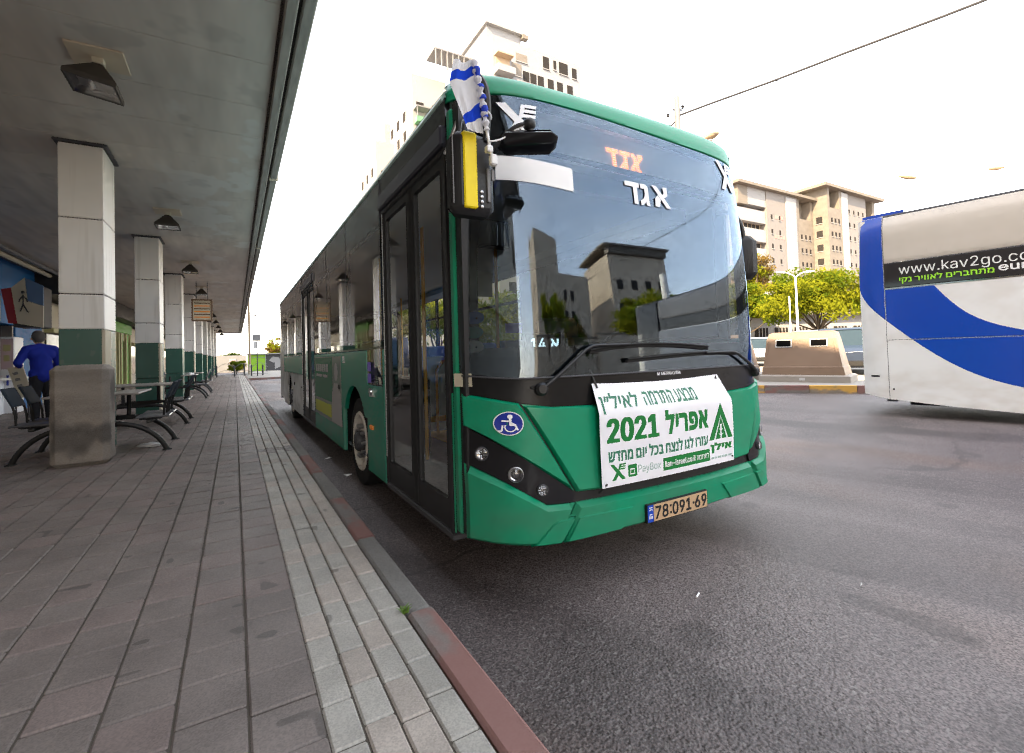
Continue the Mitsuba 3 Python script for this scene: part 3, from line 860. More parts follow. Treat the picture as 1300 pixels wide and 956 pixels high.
# --- black panel under the windscreen, lip, maker's lettering
part(bus, 'wiper_panel', patch(Polygon([(-1.205, 1.068), (-1.115, 1.046), (-.99, 1.015), (-.833, .992), (-.583, .984), (0, .980), (.583, .984), (.833, .992), (.99, 1.015), (1.115, 1.046), (1.205, 1.068), (1.205, 1.17), (1.10, 1.145), (.95, 1.135), (-.95, 1.135), (-1.10, 1.145), (-1.205, 1.17)]), SF, d=.004, **FS), 'm_black_panel', 30)
lip = [(u, 1.138 + 0.05 * max(0, abs(u) - .98) ** 1.5 * 4) for u in np.linspace(-1.2, 1.2, 61)]
lipab = np.array(lip)
part(bus, 'windscreen_lip', tube(SF(lipab[:, 0], lipab[:, 1]) + normal_at(SF, lipab) * .008, .0055, 6), 'm_dark_grey')
part(bus, 'maker_lettering', [lay(fit(text('M MERKAVIM', .02), .20, .020), SF, -.09, 1.112, d=.006)], 'm_decal_white', False)
# --- windscreen
ws = Polygon([(-1.205, 1.175), (-1.10, 1.15), (-.95, 1.14), (.95, 1.14), (1.10, 1.15), (1.205, 1.175), (1.20, 1.8), (1.165, 2.615), (.9, 2.612), (.3, 2.630), (-.4, 2.660), (-1.165, 2.68), (-1.20, 1.8)])
wsg = part(bus, 'windscreen', patch(ws, SF, d=.004, walls=False, step=(.05, .05)), 'm_windscreen', True)
clear = Polygon([(-1.15, 1.30), (-1.13, 1.26), (-1.08, 1.25), (1.08, 1.25), (1.13, 1.26), (1.15, 1.30), (1.135, 1.8), (1.085, 2.20), (1.02, 2.30), (.66, 2.29), (.2, 2.31), (-.3, 2.325), (-.72, 2.345), (-1.0, 2.36), (-1.085, 2.30), (-1.135, 1.8)]).buffer(.02).buffer(-.02)
disp = Polygon([(-.80, 2.375), (-.3, 2.365), (.3, 2.35), (.74, 2.335), (.80, 2.40), (.72, 2.565), (-.78, 2.61)])
part(bus, 'windscreen_border', patch(ws.difference(clear).difference(disp), SF, d=-.004, t=.004, step=ST), 'm_black_matte', 30)
mat('m_display', (0.80, 0.80, 0.84), 0.6)
dsp = part(bus, 'destination_display', patch(rect(-.86, 2.32, .84, 2.63), SF, d=-.07, t=.004, step=ST), 'm_display', 30)
# LED word on the destination display (three letters, drawn row by row as lamps)
LED = ["1111111.111111.11..111", "1111111.111111.111.111", "...11.....11....11.11.", "...11.....11....1111..", "...11.....11....111...", "...11....111...1111...", "...11...1111..11.11...", "...11..11.11..11..11..", "...11..11.11..11..111.", "...11..11..11.11...11."]
leds = []
pw, ph = 0.305 / 22, 0.158 / 10
for r_, row in enumerate(LED):
    for c_, ch in enumerate(row):
        if ch == '1':
            leds.append(lay(mv(trimesh.creation.box(extents=(pw * .88, ph * .55, .003)), 0, 0, 0), SF, -.262 + c_ * pw, 2.522 - r_ * ph, d=-.064))
k = part(dsp, 'led_lettering', cat(*leds), 'm_orange', False, emitter={'type': 'area', 'radiance': C(0.30, 0.075, 0.010), 'sampling_weight': 0.001})
blind = part(bus, 'sun_blind', patch(Polygon([(-1.035, 2.322), (-.61, 2.286), (-.615, 2.152), (-1.04, 2.188)]), SF, d=.009, t=-.003, step=ST), 'm_paper', 30)
part(bus, 'company_name', [extr(Polygon(), 1)] if False else [lay(hebrew_mesh('גד', .135, 30, .002), SF, -.228, 2.148, d=.010), lay(extr(affinity.scale(unary_union([Polygon([(0, 1), (.26, 1), (1.0, 0), (.74, 0)]), Polygon([(.62, 1), (.86, 1), (.86, .62), (.60, .42), (.50, .55), (.66, .70)]), Polygon([(.10, 0), (.34, 0), (.44, .36), (.28, .55), (.12, .38)])]), .155, .135, origin=(0, 0)), .002), SF, -.008, 2.148, d=.010)], 'm_decal_white', False)


def x_logo(w, h):
    """a bold X whose upper right arm is cut into three bars"""
    p = [Polygon([(0, 1), (.22, 1), (.98, 0), (.72, 0)]), Polygon([(.08, 0), (.32, 0), (.62, .52), (.50, .66)]), Polygon([(.50, .60), (.60, .60), (.72, .98), (.60, .98)])]
    for k in range(3):
        p.append(Polygon([(.60 + .05 * k, .62 + .14 * k), (.94 + .03 * k, .62 + .14 * k), (.97 + .03 * k, .71 + .14 * k), (.62 + .05 * k, .71 + .14 * k)]))
    return affinity.scale(unary_union(p), w, h, origin=(0, 0))


part(bus, 'logo_decal', lay(extr(x_logo(.21, .215), .002), SF, -1.005, 2.412, d=.010), 'm_decal_white', False)
part(bus, 'logo_decal', lay(extr(x_logo(.20, .215), .002), SF, .72, 2.385, d=.010), 'm_decal_white', False)
# route number on a small lit display low in the windscreen
rt = part(bus, 'route_display', patch(rect(-.95, 1.275, -.72, 1.37), SF, d=-.045, t=.004, step=ST), 'm_black_matte', 30)
part(rt, 'route_number', [lay(fit(text('14', .06, bold=True), .085, .062), SF, -.915, 1.285, d=-.042), lay(hebrew_mesh('א', .058, 20), SF, -.80, 1.285, d=-.042)], 'm_white', False, emitter={'type': 'area', 'radiance': C(0.09, 0.125, 0.15), 'sampling_weight': 0.001})
mat('m_sticker_blue', (0.02, 0.08, 0.40), 0.5)
mat('m_sticker_green', (0.02, 0.22, 0.12), 0.5)
mat('m_sticker_violet', (0.20, 0.14, 0.62), 0.5)
for (u, z, r, m) in ((-1.155, 1.462, .034, 'm_sticker_blue'), (-1.158, 1.385, .032, 'm_sticker_green'), (-1.159, 1.31, .033, 'm_white')):
    part(bus, 'round_sticker', lay(extr(Point(0, 0).buffer(r), .001), SF, u, z, d=-.003), m, False)
part(bus, 'violet_tag', lay(extr(rect(0, 0, .075, .05), .001), SF, -1.04, 1.375, d=-.012), 'm_sticker_violet', False)
# --- roof cap over the windscreen
part(bus, 'roof_cap', patch(Polygon([(-1.212, 2.690), (-.4, 2.670), (.3, 2.640), (.9, 2.622), (1.212, 2.625), (1.212, 2.80), (1.15, 2.89), (.9, 2.93), (-.9, 2.93), (-1.15, 2.89), (-1.212, 2.80)]), SF, d=.006, t=.01, step=(.06, .02)), 'm_green', True)
for sx in (-1, 1):
    part(bus, 'cap_lamp', lay(extr(rect(-.035, -.014, .035, .014), .006), SF, sx * 1.13, 2.74, d=.008), 'm_black_gloss', False)

# --- wheelchair sign
wc = part(bus, 'accessibility_sign', lay(extr(Point(0, 0).buffer(.060, 24), .002), SF, -1.041, .914, d=.022), 'm_white', False)
part(wc, 'blue_disc', lay(extr(Point(0, 0).buffer(.055, 24), .002), SF, -1.041, .914, d=.0235), 'm_blue_sign', False)
ic = [Point(.006, .030).buffer(.0095), LineString([(.006, .020), (.006, -.006), (.022, -.006)]).buffer(.0042), LineString([(.004, .010), (-.020, .012)]).buffer(.0035),
      LineString([(.022, -.006), (.03, -.026)]).buffer(.0036), Point(.006, -.016).buffer(.021).difference(Point(.006, -.016).buffer(.0165)).difference(rect(-.03, -.006, .01, .02)), LineString([(-.02, -.010), (-.024, -.032), (-.033, -.032)]).buffer(.003)]
part(wc, 'wheelchair_symbol', lay(extr(affinity.scale(unary_union(ic), 1.15, 1.15, origin=(0, 0)), .0015), SF, -1.043, .914, d=.026), 'm_decal_white', False)
# --- number plate
npk = part(bus, 'number_plate', patch(rect(-.292, .306, .214, .408), SF, d=.050, t=.01, step=ST), 'm_black', 30)
part(npk, 'plate_face', patch(rect(-.243, .311, .209, .403), SF, d=.052, t=.001, step=ST), 'm_plate', 30)
part(npk, 'country_band', patch(rect(-.288, .311, -.245, .403), SF, d=.052, t=.001, step=ST), 'm_plate_blue', 30)
part(npk, 'country_flag', lay(extr(unary_union([rect(0, 0, .026, .004), rect(0, .014, .026, .018), Point(.013, .009).buffer(.003), rect(.002, -.045, .008, -.03), rect(.012, -.045, .016, -.03), rect(.02, -.045, .025, -.03), rect(.004, -.025, .022, -.020)]), .001), SF, -.280, .375, d=.053), 'm_decal_white', False)
xs = -.232
chars = []
for chv in ('78', ':', '091', '·', '69'):
    if chv in ':·':
        zs = (.338, .376) if chv == ':' else (.357,)
        chars += [lay(extr(Point(0, 0).buffer(.007), .0015), SF, xs + .012, z, d=.053) for z in zs]
        xs += .026
    else:
        w = .0555 * len(chv)
        chars.append(lay(fit(text(chv, .07, .0015, True), w - .008, .072), SF, xs, .321, d=.053))
        xs += w
part(npk, 'plate_number', chars, 'm_black', False)
# --- wipers


def on_front(pts, d):
    ab = np.array(pts, float)
    return SF(ab[:, 0], ab[:, 1]) + normal_at(SF, ab) * np.broadcast_to(d, (len(ab),))[:, None]


def poly_pts(pts, n):
    p = np.array(pts, float)
    d = np.r_[0, np.cumsum(np.linalg.norm(np.diff(p, axis=0), axis=1))]
    t = np.linspace(0, d[-1], n)
    return np.c_[np.interp(t, d, p[:, 0]), np.interp(t, d, p[:, 1])]


for pts, blade_ in (([(-.887, 1.080), (-.62, 1.282), (-.57, 1.298), (-.34, 1.300)], [(-.60, 1.262), (-.2, 1.290), (.20, 1.276), (.36, 1.262)]),
                    ([(.95, 1.085), (.66, 1.226), (.60, 1.236), (.32, 1.236)], [(.66, 1.222), (.3, 1.228), (-.1, 1.215), (-.34, 1.205)])):
    w = part(bus, 'wiper', tube(on_front(poly_pts(pts, 24), np.linspace(.03, .045, 24)), np.linspace(.012, .0065, 24), 8), 'm_black')
    part(w, 'blade', [tube(on_front(spline(np.c_[np.array(blade_), np.zeros(len(blade_))], 20)[:, :2], .022), .010, 6), tube(on_front(spline(np.c_[np.array(blade_), np.zeros(len(blade_))], 20)[:, :2] + [0, .012], .034), .006, 6)], 'm_black_rubber')
    p0 = on_front([pts[0]], .0)[0]
    part(w, 'spindle', lathe([(.034, 0), (.034, .03), (.022, .045), (0, .045)], p0, normal_at(SF, np.array([pts[0]]))[0], 16), 'm_black')
    part(w, 'hose', tube(on_front(spline(np.c_[np.array([pts[0], (pts[0][0] - .05 * np.sign(pts[0][0]) * -1, pts[0][1] + .01), (pts[0][0] * .97, pts[0][1] + .035), (pts[0][0] * .93, pts[0][1] + .055)]), np.zeros(4)], 14)[:, :2], .012), .004, 6), 'm_black_rubber')

# --- left side: corner pillar, door, panels
part(bus, 'corner_pillar', [bx(XL - .004, XL + .09, 2.345, 2.405, .31, 2.62, .012)], 'm_green', False)
part(bus, 'pillar_seal', [bx(XL + .002, XL + .08, 2.405, 2.46, .30, 2.52), bx(XL + .012, XL + .10, 2.27, 2.345, .32, 2.64)], 'm_black', False)
part(bus, 'pillar_trim', bx(XL - .006, XL + .012, 2.412, 2.424, .30, 1.06, .003), 'm_green', False)
dec = part(bus, 'small_sticker', lay(extr(rect(-.028, -.035, .028, .035), .001), SF, -1.197, 1.135, d=.006), 'm_chipped_cream', False)
arch = lambda cy: ry(cy - .56, cy + .54, .0, .72).union(Point(-cy, .46).buffer(.53, 24)).buffer(.0)
FW, RW = 4.9, 11.3
low = ry(3.765, 7.545, .265, 1.335).difference(ry(3.80, 4.33, 1.03, 1.34, .03)).difference(arch(FW))
part(bus, 'side_panel', patch(low, SL, d=.012, b=.006, t=.03, step=(.5, .5)), 'm_green_side', 30)
part(bus, 'side_panel', patch(ry(9.03, 12.62, 1.0, 1.335).difference(arch(RW)), SL, d=.012, b=.006, t=.03, step=(.5, .5)), 'm_green_side', 30)
part(bus, 'lower_panel', patch(ry(9.03, 12.62, .27, .995).difference(arch(RW)), SL, d=.012, b=.006, t=.03, step=(.5, .5)), 'm_bus_grey', 30)
part(bus, 'rear_side_panel', patch(ry(12.625, 13.62, .36, 1.72), SL, d=.012, b=.006, t=.03, step=(.5, .5)), 'm_bus_grey', 30)
part(bus, 'wheel_arch', [prism(Polygon([(y, z) for y, z in [(cy - .60, .25), (cy - .60, 1.06), (cy + .60, 1.06), (cy + .60, .25), (cy + .56, .25), (cy + .56, 1.02), (cy - .56, 1.02), (cy - .56, .25)]]), 'x', x0, x1) for cy in (FW, RW) for x0, x1 in ((XL + .0, XL + .55), (XR - .55, XR - .0))] + [bx(x, x + .02, cy - .6, cy + .6, .25, 1.04) for cy in (FW, RW) for x in (XL + .55, XR - .57)], 'm_black_matte', False)
mat('m_ad_green', (0.010, 0.13, 0.055), 0.4)
mat('m_ad_pale', (0.34, 0.33, 0.33), 0.4)
mat('m_ad_grey', (0.16, 0.20, 0.17), 0.4)
mat('m_ad_yellow', (0.40, 0.42, 0.02), 0.4)
ad = part(bus, 'advert_panel', patch(ry(5.52, 7.50, .50, 1.295), SL, d=.016, t=.004, step=(.5, .5)), 'm_ad_grey', 30)
part(ad, 'advert_field', patch(ry(6.05, 7.47, .74, 1.285), SL, d=.018, t=.001, step=(.5, .5)), 'm_ad_green', 30)
part(ad, 'advert_strip', patch(ry(6.15, 7.45, .545, .70), SL, d=.0185, t=.001, step=(.5, .5)), 'm_ad_yellow', 30)
part(ad, 'advert_figure', [lay(extr(unary_union([Polygon([(-.33, 0), (.33, 0), (.27, .35), (.12, .47), (-.12, .47), (-.27, .35)]), Point(0, .60).buffer(.105)]), .001), SL, -5.80, .51, d=.018)], 'm_ad_pale', False)
part(ad, 'advert_print', [lay(extr(rect(0, 0, w_, .10), .001), SL, a_, 1.10, d=.019) for a_, w_ in ((-7.35, .12), (-7.18, .16), (-6.98, .10), (-6.84, .16), (-6.62, .10), (-6.48, .14))] + [lay(extr(rect(0, 0, w_, .035), .001), SL, a_, 1.03, d=.019) for a_, w_ in ((-7.3, .5), (-6.74, .36))], 'm_ad_pale', False)
part(bus, 'filler_cap', [lay(extr(Point(0, 0).buffer(.03), .02), SL, -4.16, .975, d=.012), lay(extr(rect(-.05, -.028, .05, .028), .012), SL, -4.16, .96, d=.012)], 'm_chrome', False)
part(bus, 'side_marker', [lay(extr(rect(-.045, -.018, .045, .018), .012), SL, -4.17, .665, d=.012)], 'm_orange', False)
part(bus, 'notice_sticker', [lay(extr(rect(-.06, -.04 - .0, .06, .04), .001), SL, -4.20, zz, d=.02) for zz in (1.09, 1.19)], 'm_sticker_violet', False)
part(bus, 'fleet_number', [lay(fit(text('111', .08), .11, .07), SL, -5.42, 1.22, d=.014)], 'm_decal_white', False)
part(bus, 'door_button', [lay(extr(Point(0, 0).buffer(.02), .012), SL, -9.12, .78, d=.012), lay(extr(Point(0, 0).buffer(.025), .012), SL, -5.6, .95, d=.02), lay(extr(Point(0, 0).buffer(.03), .012), SL, -10.3, .80, d=.012)], 'm_black', False)
# upper band with windows
wins = [(3.83, 5.12), (5.20, 6.36), (6.44, 7.50), (9.10, 10.42), (10.5, 11.9), (12.0, 13.3)]
band = ry(3.765, 13.62, 1.34, 2.71).difference(ry(7.55, 9.02, 1.0, 2.5))
frame_l = band
for a_, b_ in wins:
    frame_l = frame_l.difference(ry(a_, b_, 1.40, 2.36, .05))
part(bus, 'window_band', patch(frame_l, SL, d=.0, t=.03, step=(.6, .6)), 'm_black_gloss', 30)
for a_, b_ in wins:
    part(bus, 'side_window', patch(ry(a_ - .03, b_ + .03, 1.36, 2.68), SL, d=.008, walls=False, step=(.6, .6)), 'm_glass_dark', False)
part(bus, 'door_side_window', patch(ry(3.80, 4.33, 1.03, 1.34, .03), SL, d=.006, walls=False, step=(.6, .6)), 'm_glass_dark', False)
part(bus, 'door_side_frame', patch(ry(3.78, 4.35, 1.0, 1.36).difference(ry(3.82, 4.31, 1.05, 1.36, .03)), SL, d=.002, t=.02, step=(.6, .6)), 'm_black', 30)
part(bus, 'over_door_panel', patch(ry(2.42, 3.765, 2.40, 2.71), SL, d=.0, t=.03, step=(.6, .6)), 'm_black_gloss', 30)
part(bus, 'panel_seam', [bx(XL - .009, XL, y, y + .012, 2.40, 2.71) for y in (3.80, 5.16, 6.40, 7.53, 9.05)], 'm_dark_grey', False)


def door(y0, y1, name, z0=.295, z1=2.40):
    d = part(bus, name, bx(XL - .012, XL + .03, y0 - .045, y1 + .045, z1, z1 + .035, .006), 'm_black', False)
    part(d, 'header', bx(XL - .035, XL + .03, y0 - .05, y1 + .06, z1 + .035, z1 + .155, .012), 'm_dark_header', False)
    m_ = (y0 + y1) / 2 - .02
    for a_, b_ in ((y0, m_ - .035), (m_ + .035, y1)):
        fr = rect(-b_, z0, -a_, z1).difference(rect(-b_ + .05, .455, -a_ - .05, z1 - .06).buffer(-.02).buffer(.02))
        part(d, 'leaf_frame', patch(fr, SL, d=-.004, b=.004, t=.03, step=(.7, .7)), 'm_black', 30)
        part(d, 'leaf_glass', patch(rect(-b_ + .045, .44, -a_ - .045, z1 - .055), SL, d=-.014, walls=False, step=(.7, .7)), 'm_glass', False)
        part(d, 'kick_plate', patch(rect(-b_ + .05, z0 + .03, -a_ - .05, .45), SL, d=-.010, t=.01, step=(.7, .7)), 'm_black_gloss', 30)
        yy = a_ + .085 if a_ == y0 else b_ - .085
        part(d, 'grab_bar', tube(np.array([(XL + .03, yy, .95), (XL + .07, yy, .98), (XL + .075, yy, 1.02), (XL + .075, yy, 1.55), (XL + .07, yy, 1.59), (XL + .03, yy, 1.62)]), .020, 8), 'm_black')
    part(d, 'centre_seal', [bx(XL - .004, XL + .03, m_ - .034, m_ - .002, z0, z1), bx(XL - .004, XL + .03, m_ + .002, m_ + .034, z0, z1)], 'm_black_rubber', False)
    part(d, 'edge_strip', [bx(XL - .01, XL + .03, y1 + .005, y1 + .045, z0 - .02, z1, .004), bx(XL - .01, XL + .03, y0 - .04, y0 - .004, z0 - .02, z1, .004)], 'm_black', False)
    part(d, 'edge_chrome', bx(XL - .016, XL - .008, y1 + .012, y1 + .022, z0 + .2, z1, .002), 'm_steel', False)
    part(d, 'sill', bx(XL - .012, XL + .10, y0 - .04, y1 + .04, z0 - .045, z0 - .004, .006), 'm_dark_grey', False)


mat('m_dark_header', (0.035, 0.035, 0.05), 0.3)
door(2.47, 3.70, 'front_door')
door(7.60, 8.98, 'middle_door')
# roof
prof = [(XL + .0, 2.705), (XL + .006, 2.745), (XL + .03, 2.79), (XL + .11, 2.85), (XL + .30, 2.89), (XC, 2.922)]
prof = prof + [(2 * XC - x, z) for x, z in prof[-2::-1]]
part(bus, 'roof', prism(Polygon(prof), 'y', 2.5, 13.75), 'm_green_light', 30)
part(bus, 'roof_rail', [cyl((XL + .002, 2.45, 2.715), (XL + .002, 13.7, 2.715), .014, n=8), cyl((XR - .002, 2.45, 2.715), (XR - .002, 13.7, 2.715), .014, n=8)], 'm_green_light')
# rear
rear = Polygon([(XL, 13.6), (XL + .02, 13.78), (XL + .12, 13.9), (XL + .3, 13.94), (XR - .3, 13.94), (XR - .12, 13.9), (XR - .02, 13.78), (XR, 13.6), (XR - .05, 13.6), (XR - .15, 13.84), (XL + .15, 13.84), (XL + .05, 13.6)])
part(bus, 'rear_wall', prism(rear, 'z', .38, 1.73), 'm_bus_grey', 30)
part(bus, 'rear_window', prism(rear, 'z', 1.73, 2.71), 'm_window_black', 30)
part(bus, 'rear_bumper', prism(affinity.scale(rear, 1.0, 1.0).buffer(.01), 'z', .30, .44), 'm_mid_grey', 30)
# right side
part(bus, 'off_side_panel', patch(rect(2.33, .28, 13.6, 1.335).difference(affinity.scale(arch(FW), -1, 1, origin=(0, 0))).difference(affinity.scale(arch(RW), -1, 1, origin=(0, 0))), SR, d=.01, t=.03, step=(.7, .7)), 'm_green_side', 30)
rw = [(2.55, 3.95), (4.05, 5.5), (5.6, 7.1), (7.2, 8.7), (8.8, 10.3), (10.4, 11.9), (12.0, 13.4)]
bandr = rect(2.40, 1.335, 13.62, 2.71)
for a_, b_ in rw:
    bandr = bandr.difference(rect(a_, 1.42, b_, 2.36).buffer(-.04).buffer(.04))
    part(bus, 'off_side_window', patch(rect(a_ - .02, 1.40, b_ + .02, 2.38), SR, d=.006, walls=False, step=(.7, .7)), 'm_glass' if a_ > 5 else 'm_glass_dark', False)
    part(bus, 'window_rail', bx(XR - .02, XR + .004, a_, b_, 1.98, 2.02), 'm_black', False)
part(bus, 'off_side_band', patch(bandr, SR, d=.0, t=.03, step=(.7, .7)), 'm_black_gloss', 30)

# --- wheels
def wheel(x, cy, side):
    s = -1 if side == 'l' else 1
    ax = (s, 0, 0)
    c = (x, cy, .437)
    w = part(bus, 'wheel', lathe([(.29, .0), (.33, .012), (.39, .016), (.425, .006), (.437, -.03), (.437, -.25), (.425, -.28), (.30, -.28)], c, ax, 44), 'm_black_rubber', 40)
    part(w, 'rim', lathe([(.295, .006), (.283, .02), (.262, .016), (.245, -.02), (.232, -.085), (.195, -.10), (.175, -.085), (.15, -.03), (.135, -.02), (.11, -.02), (.0, -.02)], c, ax, 44), 'm_rim', 40)
    part(w, 'hub', lathe([(.10, -.02), (.10, .03), (.085, .055), (.05, .062), (0, .062)], c, ax, 24), 'm_dark_grey', 40)
    for k in range(10):
        t_ = k * 2 * math.pi / 10
        q = np.array([x, cy + .152 * math.cos(t_), .437 + .152 * math.sin(t_)])
        part(w, 'wheel_nut', lathe([(.019, -.03), (.019, .028), (.012, .034), (0, .034)], q, ax, 8), 'm_steel', 40)
    part(w, 'vent_hole', [lathe([(.026, -.082), (.0, -.081)], np.array([x, cy + .213 * math.cos(t_), .437 + .213 * math.sin(t_)]), ax, 12) for t_ in np.arange(10) * math.pi / 5 + .3], 'm_black_matte', False)


for cy in (FW, RW):
    wheel(XL + .055, cy, 'l')
    wheel(XR - .055, cy, 'r')
part(bus, 'underbody', [bx(XL + .16, XR - .16, 2.55, 13.5, .26, .33), bx(XL + .3, XR - .3, 4.0, 13.2, .18, .26)], 'm_black_matte', False)

# --- interior
def poly3(pts):
    """a bent rail: short rounded corners"""
    p = [np.array(q, float) for q in pts]
    out = [p[0]]
    for a, b, c in zip(p[:-2], p[1:-1], p[2:]):
        out += [b + (a - b) * min(.5, .05 / (np.linalg.norm(a - b) + 1e-9)), b * .6 + (a + c) * .2 * 0 + b * .4, b + (c - b) * min(.5, .05 / (np.linalg.norm(c - b) + 1e-9))] if len(p) > 2 else []
    return np.array(out + [p[-1]])


mat('m_floor', lambda p, n, uv: mix((0.06, 0.065, 0.085), (0.09, 0.095, 0.12), noise(p.x * 60, p.y * 60, 1)), 0.6)
part(bus, 'floor', [bx(XL + .04, XR - .03, 2.62, 13.5, .33, .355), bx(XL + .04, XR - .03, 9.2, 13.5, .355, .62)], 'm_floor', False)
part(bus, 'ceiling', [bx(XL + .05, XR - .05, 2.75, 13.6, 2.44, 2.47), bx(XL + .05, XL + .35, 2.75, 13.6, 2.36, 2.44), bx(XR - .35, XR - .05, 2.75, 13.6, 2.36, 2.44)], 'm_light_grey', False)
dash = [(u, float(SF(np.array([u]), np.array([1.1]))[0, 1]) + .07) for u in np.linspace(-1.13, 1.13, 15)]
part(bus, 'dashboard', [prism(Polygon([(XC + u, y) for u, y in dash] + [(XR - .08, 2.95), (2.1, 2.95), (2.0, 2.62), (XL + .09, 2.62)]), 'z', .5, 1.19), bx(2.45, 3.25, 2.75, 3.02, 1.15, 1.30, .03)], 'm_black_matte', False)
st = part(bus, 'steering_wheel', mv(rot(trimesh.creation.torus(.215, .016, major_sections=32, minor_sections=8), -62, [1, 0, 0]), 2.86, 3.08, 1.24), 'm_black', 40)
part(st, 'column', [cyl((2.86, 3.08, 1.24), (2.86, 2.88, 1.05), .04), cyl((2.66, 3.08, 1.24), (3.06, 3.08, 1.24), .014)], 'm_black')
part(bus, 'driver_seat', [bx(2.62, 3.10, 3.35, 3.80, .82, .95, .03), rot(bx(2.62, 3.10, 3.80, 3.92, .92, 1.62, .04), -8, [1, 0, 0], (2.8, 3.85, .95)), bx(2.72, 3.0, 3.40, 3.78, .34, .82)], 'm_seat_blue', False)
part(bus, 'driver_partition', [bx(2.35, XR - .06, 4.12, 4.16, .36, 1.40, .01), bx(2.35, 2.39, 3.2, 4.16, .36, 1.25)], 'm_dark_grey', False)
part(bus, 'driver_blind', [bx(XR - .06, XR - .045, 2.48, 5.52, 1.36, 2.42)], 'm_black_matte', False)
part(bus, 'fare_machine', [bx(2.28, 2.46, 2.95, 3.15, 1.12, 1.38, .02)], 'm_mid_grey', False)
part(bus, 'cabin_panel', [bx(2.30, 2.335, 3.22, 4.15, .60, 1.22, .006), bx(1.92, XR - .06, 5.28, 5.31, .40, 1.26, .006)], 'm_interior_panel', False)
part(bus, 'step_edge', [bx(1.9, 2.31, 3.0, 5.4, .352, .362), bx(1.6, 2.9, 5.22, 5.27, .50, .56)], 'm_rail_yellow', False)
for pts in ([(2.25, 3.25, .36), (2.25, 3.25, 1.0), (2.25, 3.4, 1.15), (2.25, 4.1, 1.15)], [(1.45, 4.0, .36), (1.45, 4.0, 2.44)], [(2.3, 4.2, .36), (2.3, 4.2, 2.44)], [(1.5, 5.6, .36), (1.5, 5.6, 2.44)], [(2.8, 6.2, .36), (2.8, 6.2, 2.44)], [(1.5, 7.4, .36), (1.5, 7.4, 2.44)], [(1.5, 9.1, .36), (1.5, 9.1, 2.44)], [(2.9, 9.3, .36), (2.9, 9.3, 2.44)], [(2.02, 5.2, .36), (2.02, 5.2, 1.10), (2.10, 5.2, 1.20), (2.6, 5.2, 1.22)]):
    part(bus, 'handrail', tube(poly3(pts), .017, 8), 'm_rail_yellow')
for sx, ys in ((1.38, (5.75, 6.55, 9.7, 10.5, 11.3, 12.1)), (3.1, (4.75, 5.6, 6.4, 7.3, 8.1, 9.7, 10.5, 11.3, 12.1))):
    for y in ys:
        h0 = .36 if y < 9.2 else .62
        s_ = part(bus, 'passenger_seat', [bx(sx - .22, sx + .22, y, y + .42, h0 + .40, h0 + .47, .02), rot(bx(sx - .22, sx + .22, y + .40, y + .46, h0 + .45, h0 + 1.08, .025), -10, [1, 0, 0], (sx, y + .43, h0 + .5))], 'm_seat_blue', False)
        part(s_, 'seat_leg', bx(sx - .06, sx + .06, y + .1, y + .32, h0, h0 + .40), 'm_dark_grey', False)
part(bus, 'door_monitor', [bx(1.25, 1.55, 2.62, 2.70, 1.95, 2.12, .01)], 'm_black_gloss', False)
part(bus, 'inside_notice', [bx(2.0, 2.28, 4.25, 4.26, 1.85, 2.1)], 'm_light_grey', False)

# --- door mirror on the left corner
arm = part(bus, 'mirror_arm', [tube(spline([(1.055, 2.34, 2.30), (1.00, 2.15, 2.33), (.93, 1.95, 2.34), (.90, 1.90, 2.26)], 18), .018, 8), tube(spline([(1.075, 2.24, 2.53), (1.00, 2.02, 2.555), (.962, 1.87, 2.52), (.975, 1.84, 2.47), (.990, 1.84, 2.40), (.990, 1.86, 2.22)], 28), .0165, 8)], 'm_black')
part(arm, 'bracket', [bx(1.005, 1.04, 2.33, 2.37, 2.24, 2.36, .006), cyl((1.0, 2.36, 2.36), (1.06, 2.30, 2.55), .012)], 'm_steel')
mhk = part(bus, 'mirror_housing', bx(.828, 1.035, 1.86, 1.98, 1.890, 2.262, .034), 'm_black', 40)
part(mhk, 'yellow_panel', [bx(.872, .938, 1.852, 1.90, 1.914, 2.252, .006)], 'm_yellow', False)
part(mhk, 'mirror_glass', bx(.85, 1.01, 1.982, 1.985, 1.92, 2.23), 'm_chrome', False)
part(mhk, 'screw', [lathe([(.0075, .0), (.0075, .006), (0, .008)], (.957, 1.859, 1.925 + .022 * k), (0, -1, 0), 8) for k in range(4)], 'm_steel', 40)
part(mhk, 'side_rib', cyl((.828, 1.872, 1.93), (.828, 1.872, 2.23), .003, n=6), 'm_mid_grey')
part(mhk, 'latch', [bx(.985, .997, 1.850, 1.862, 1.95, 2.10), bx(1.008, 1.022, 1.852, 1.862, 2.05, 2.10)], 'm_mid_grey', False)
fm = part(bus, 'front_mirror', trimesh.Trimesh(trimesh.creation.icosphere(3, 1).vertices, trimesh.creation.icosphere(3, 1).faces), 'm_black') if False else None
rb = bx(-.135, .135, -.075, .075, -.038, .034, .034)
fmk = part(bus, 'front_mirror', mv(rot(rot(rb, -10, [1, 0, 0]), -28, [0, 0, 1]), 1.172, 1.80, 2.235), 'm_black_gloss', 50)
part(fmk, 'mirror_stalk', [tube(spline([(.93, 1.90, 2.17), (1.02, 1.86, 2.20), (1.10, 1.80, 2.285), (1.165, 1.775, 2.305)], 16), .0115, 8), mv(trimesh.creation.icosphere(2, .030), 1.168, 1.775, 2.305), cyl((1.172, 1.775, 2.29), (1.172, 1.775, 2.235), .017)], 'm_black')
rm = part(bus, 'off_side_mirror', bx(3.47, 3.625, 2.22, 2.36, 1.80, 2.15, .05), 'm_black', 40)
part(rm, 'mirror_arm', tube(spline([(3.40, 2.44, 2.35), (3.46, 2.34, 2.33), (3.50, 2.30, 2.24), (3.52, 2.30, 2.12)], 16), .018, 8), 'm_black')

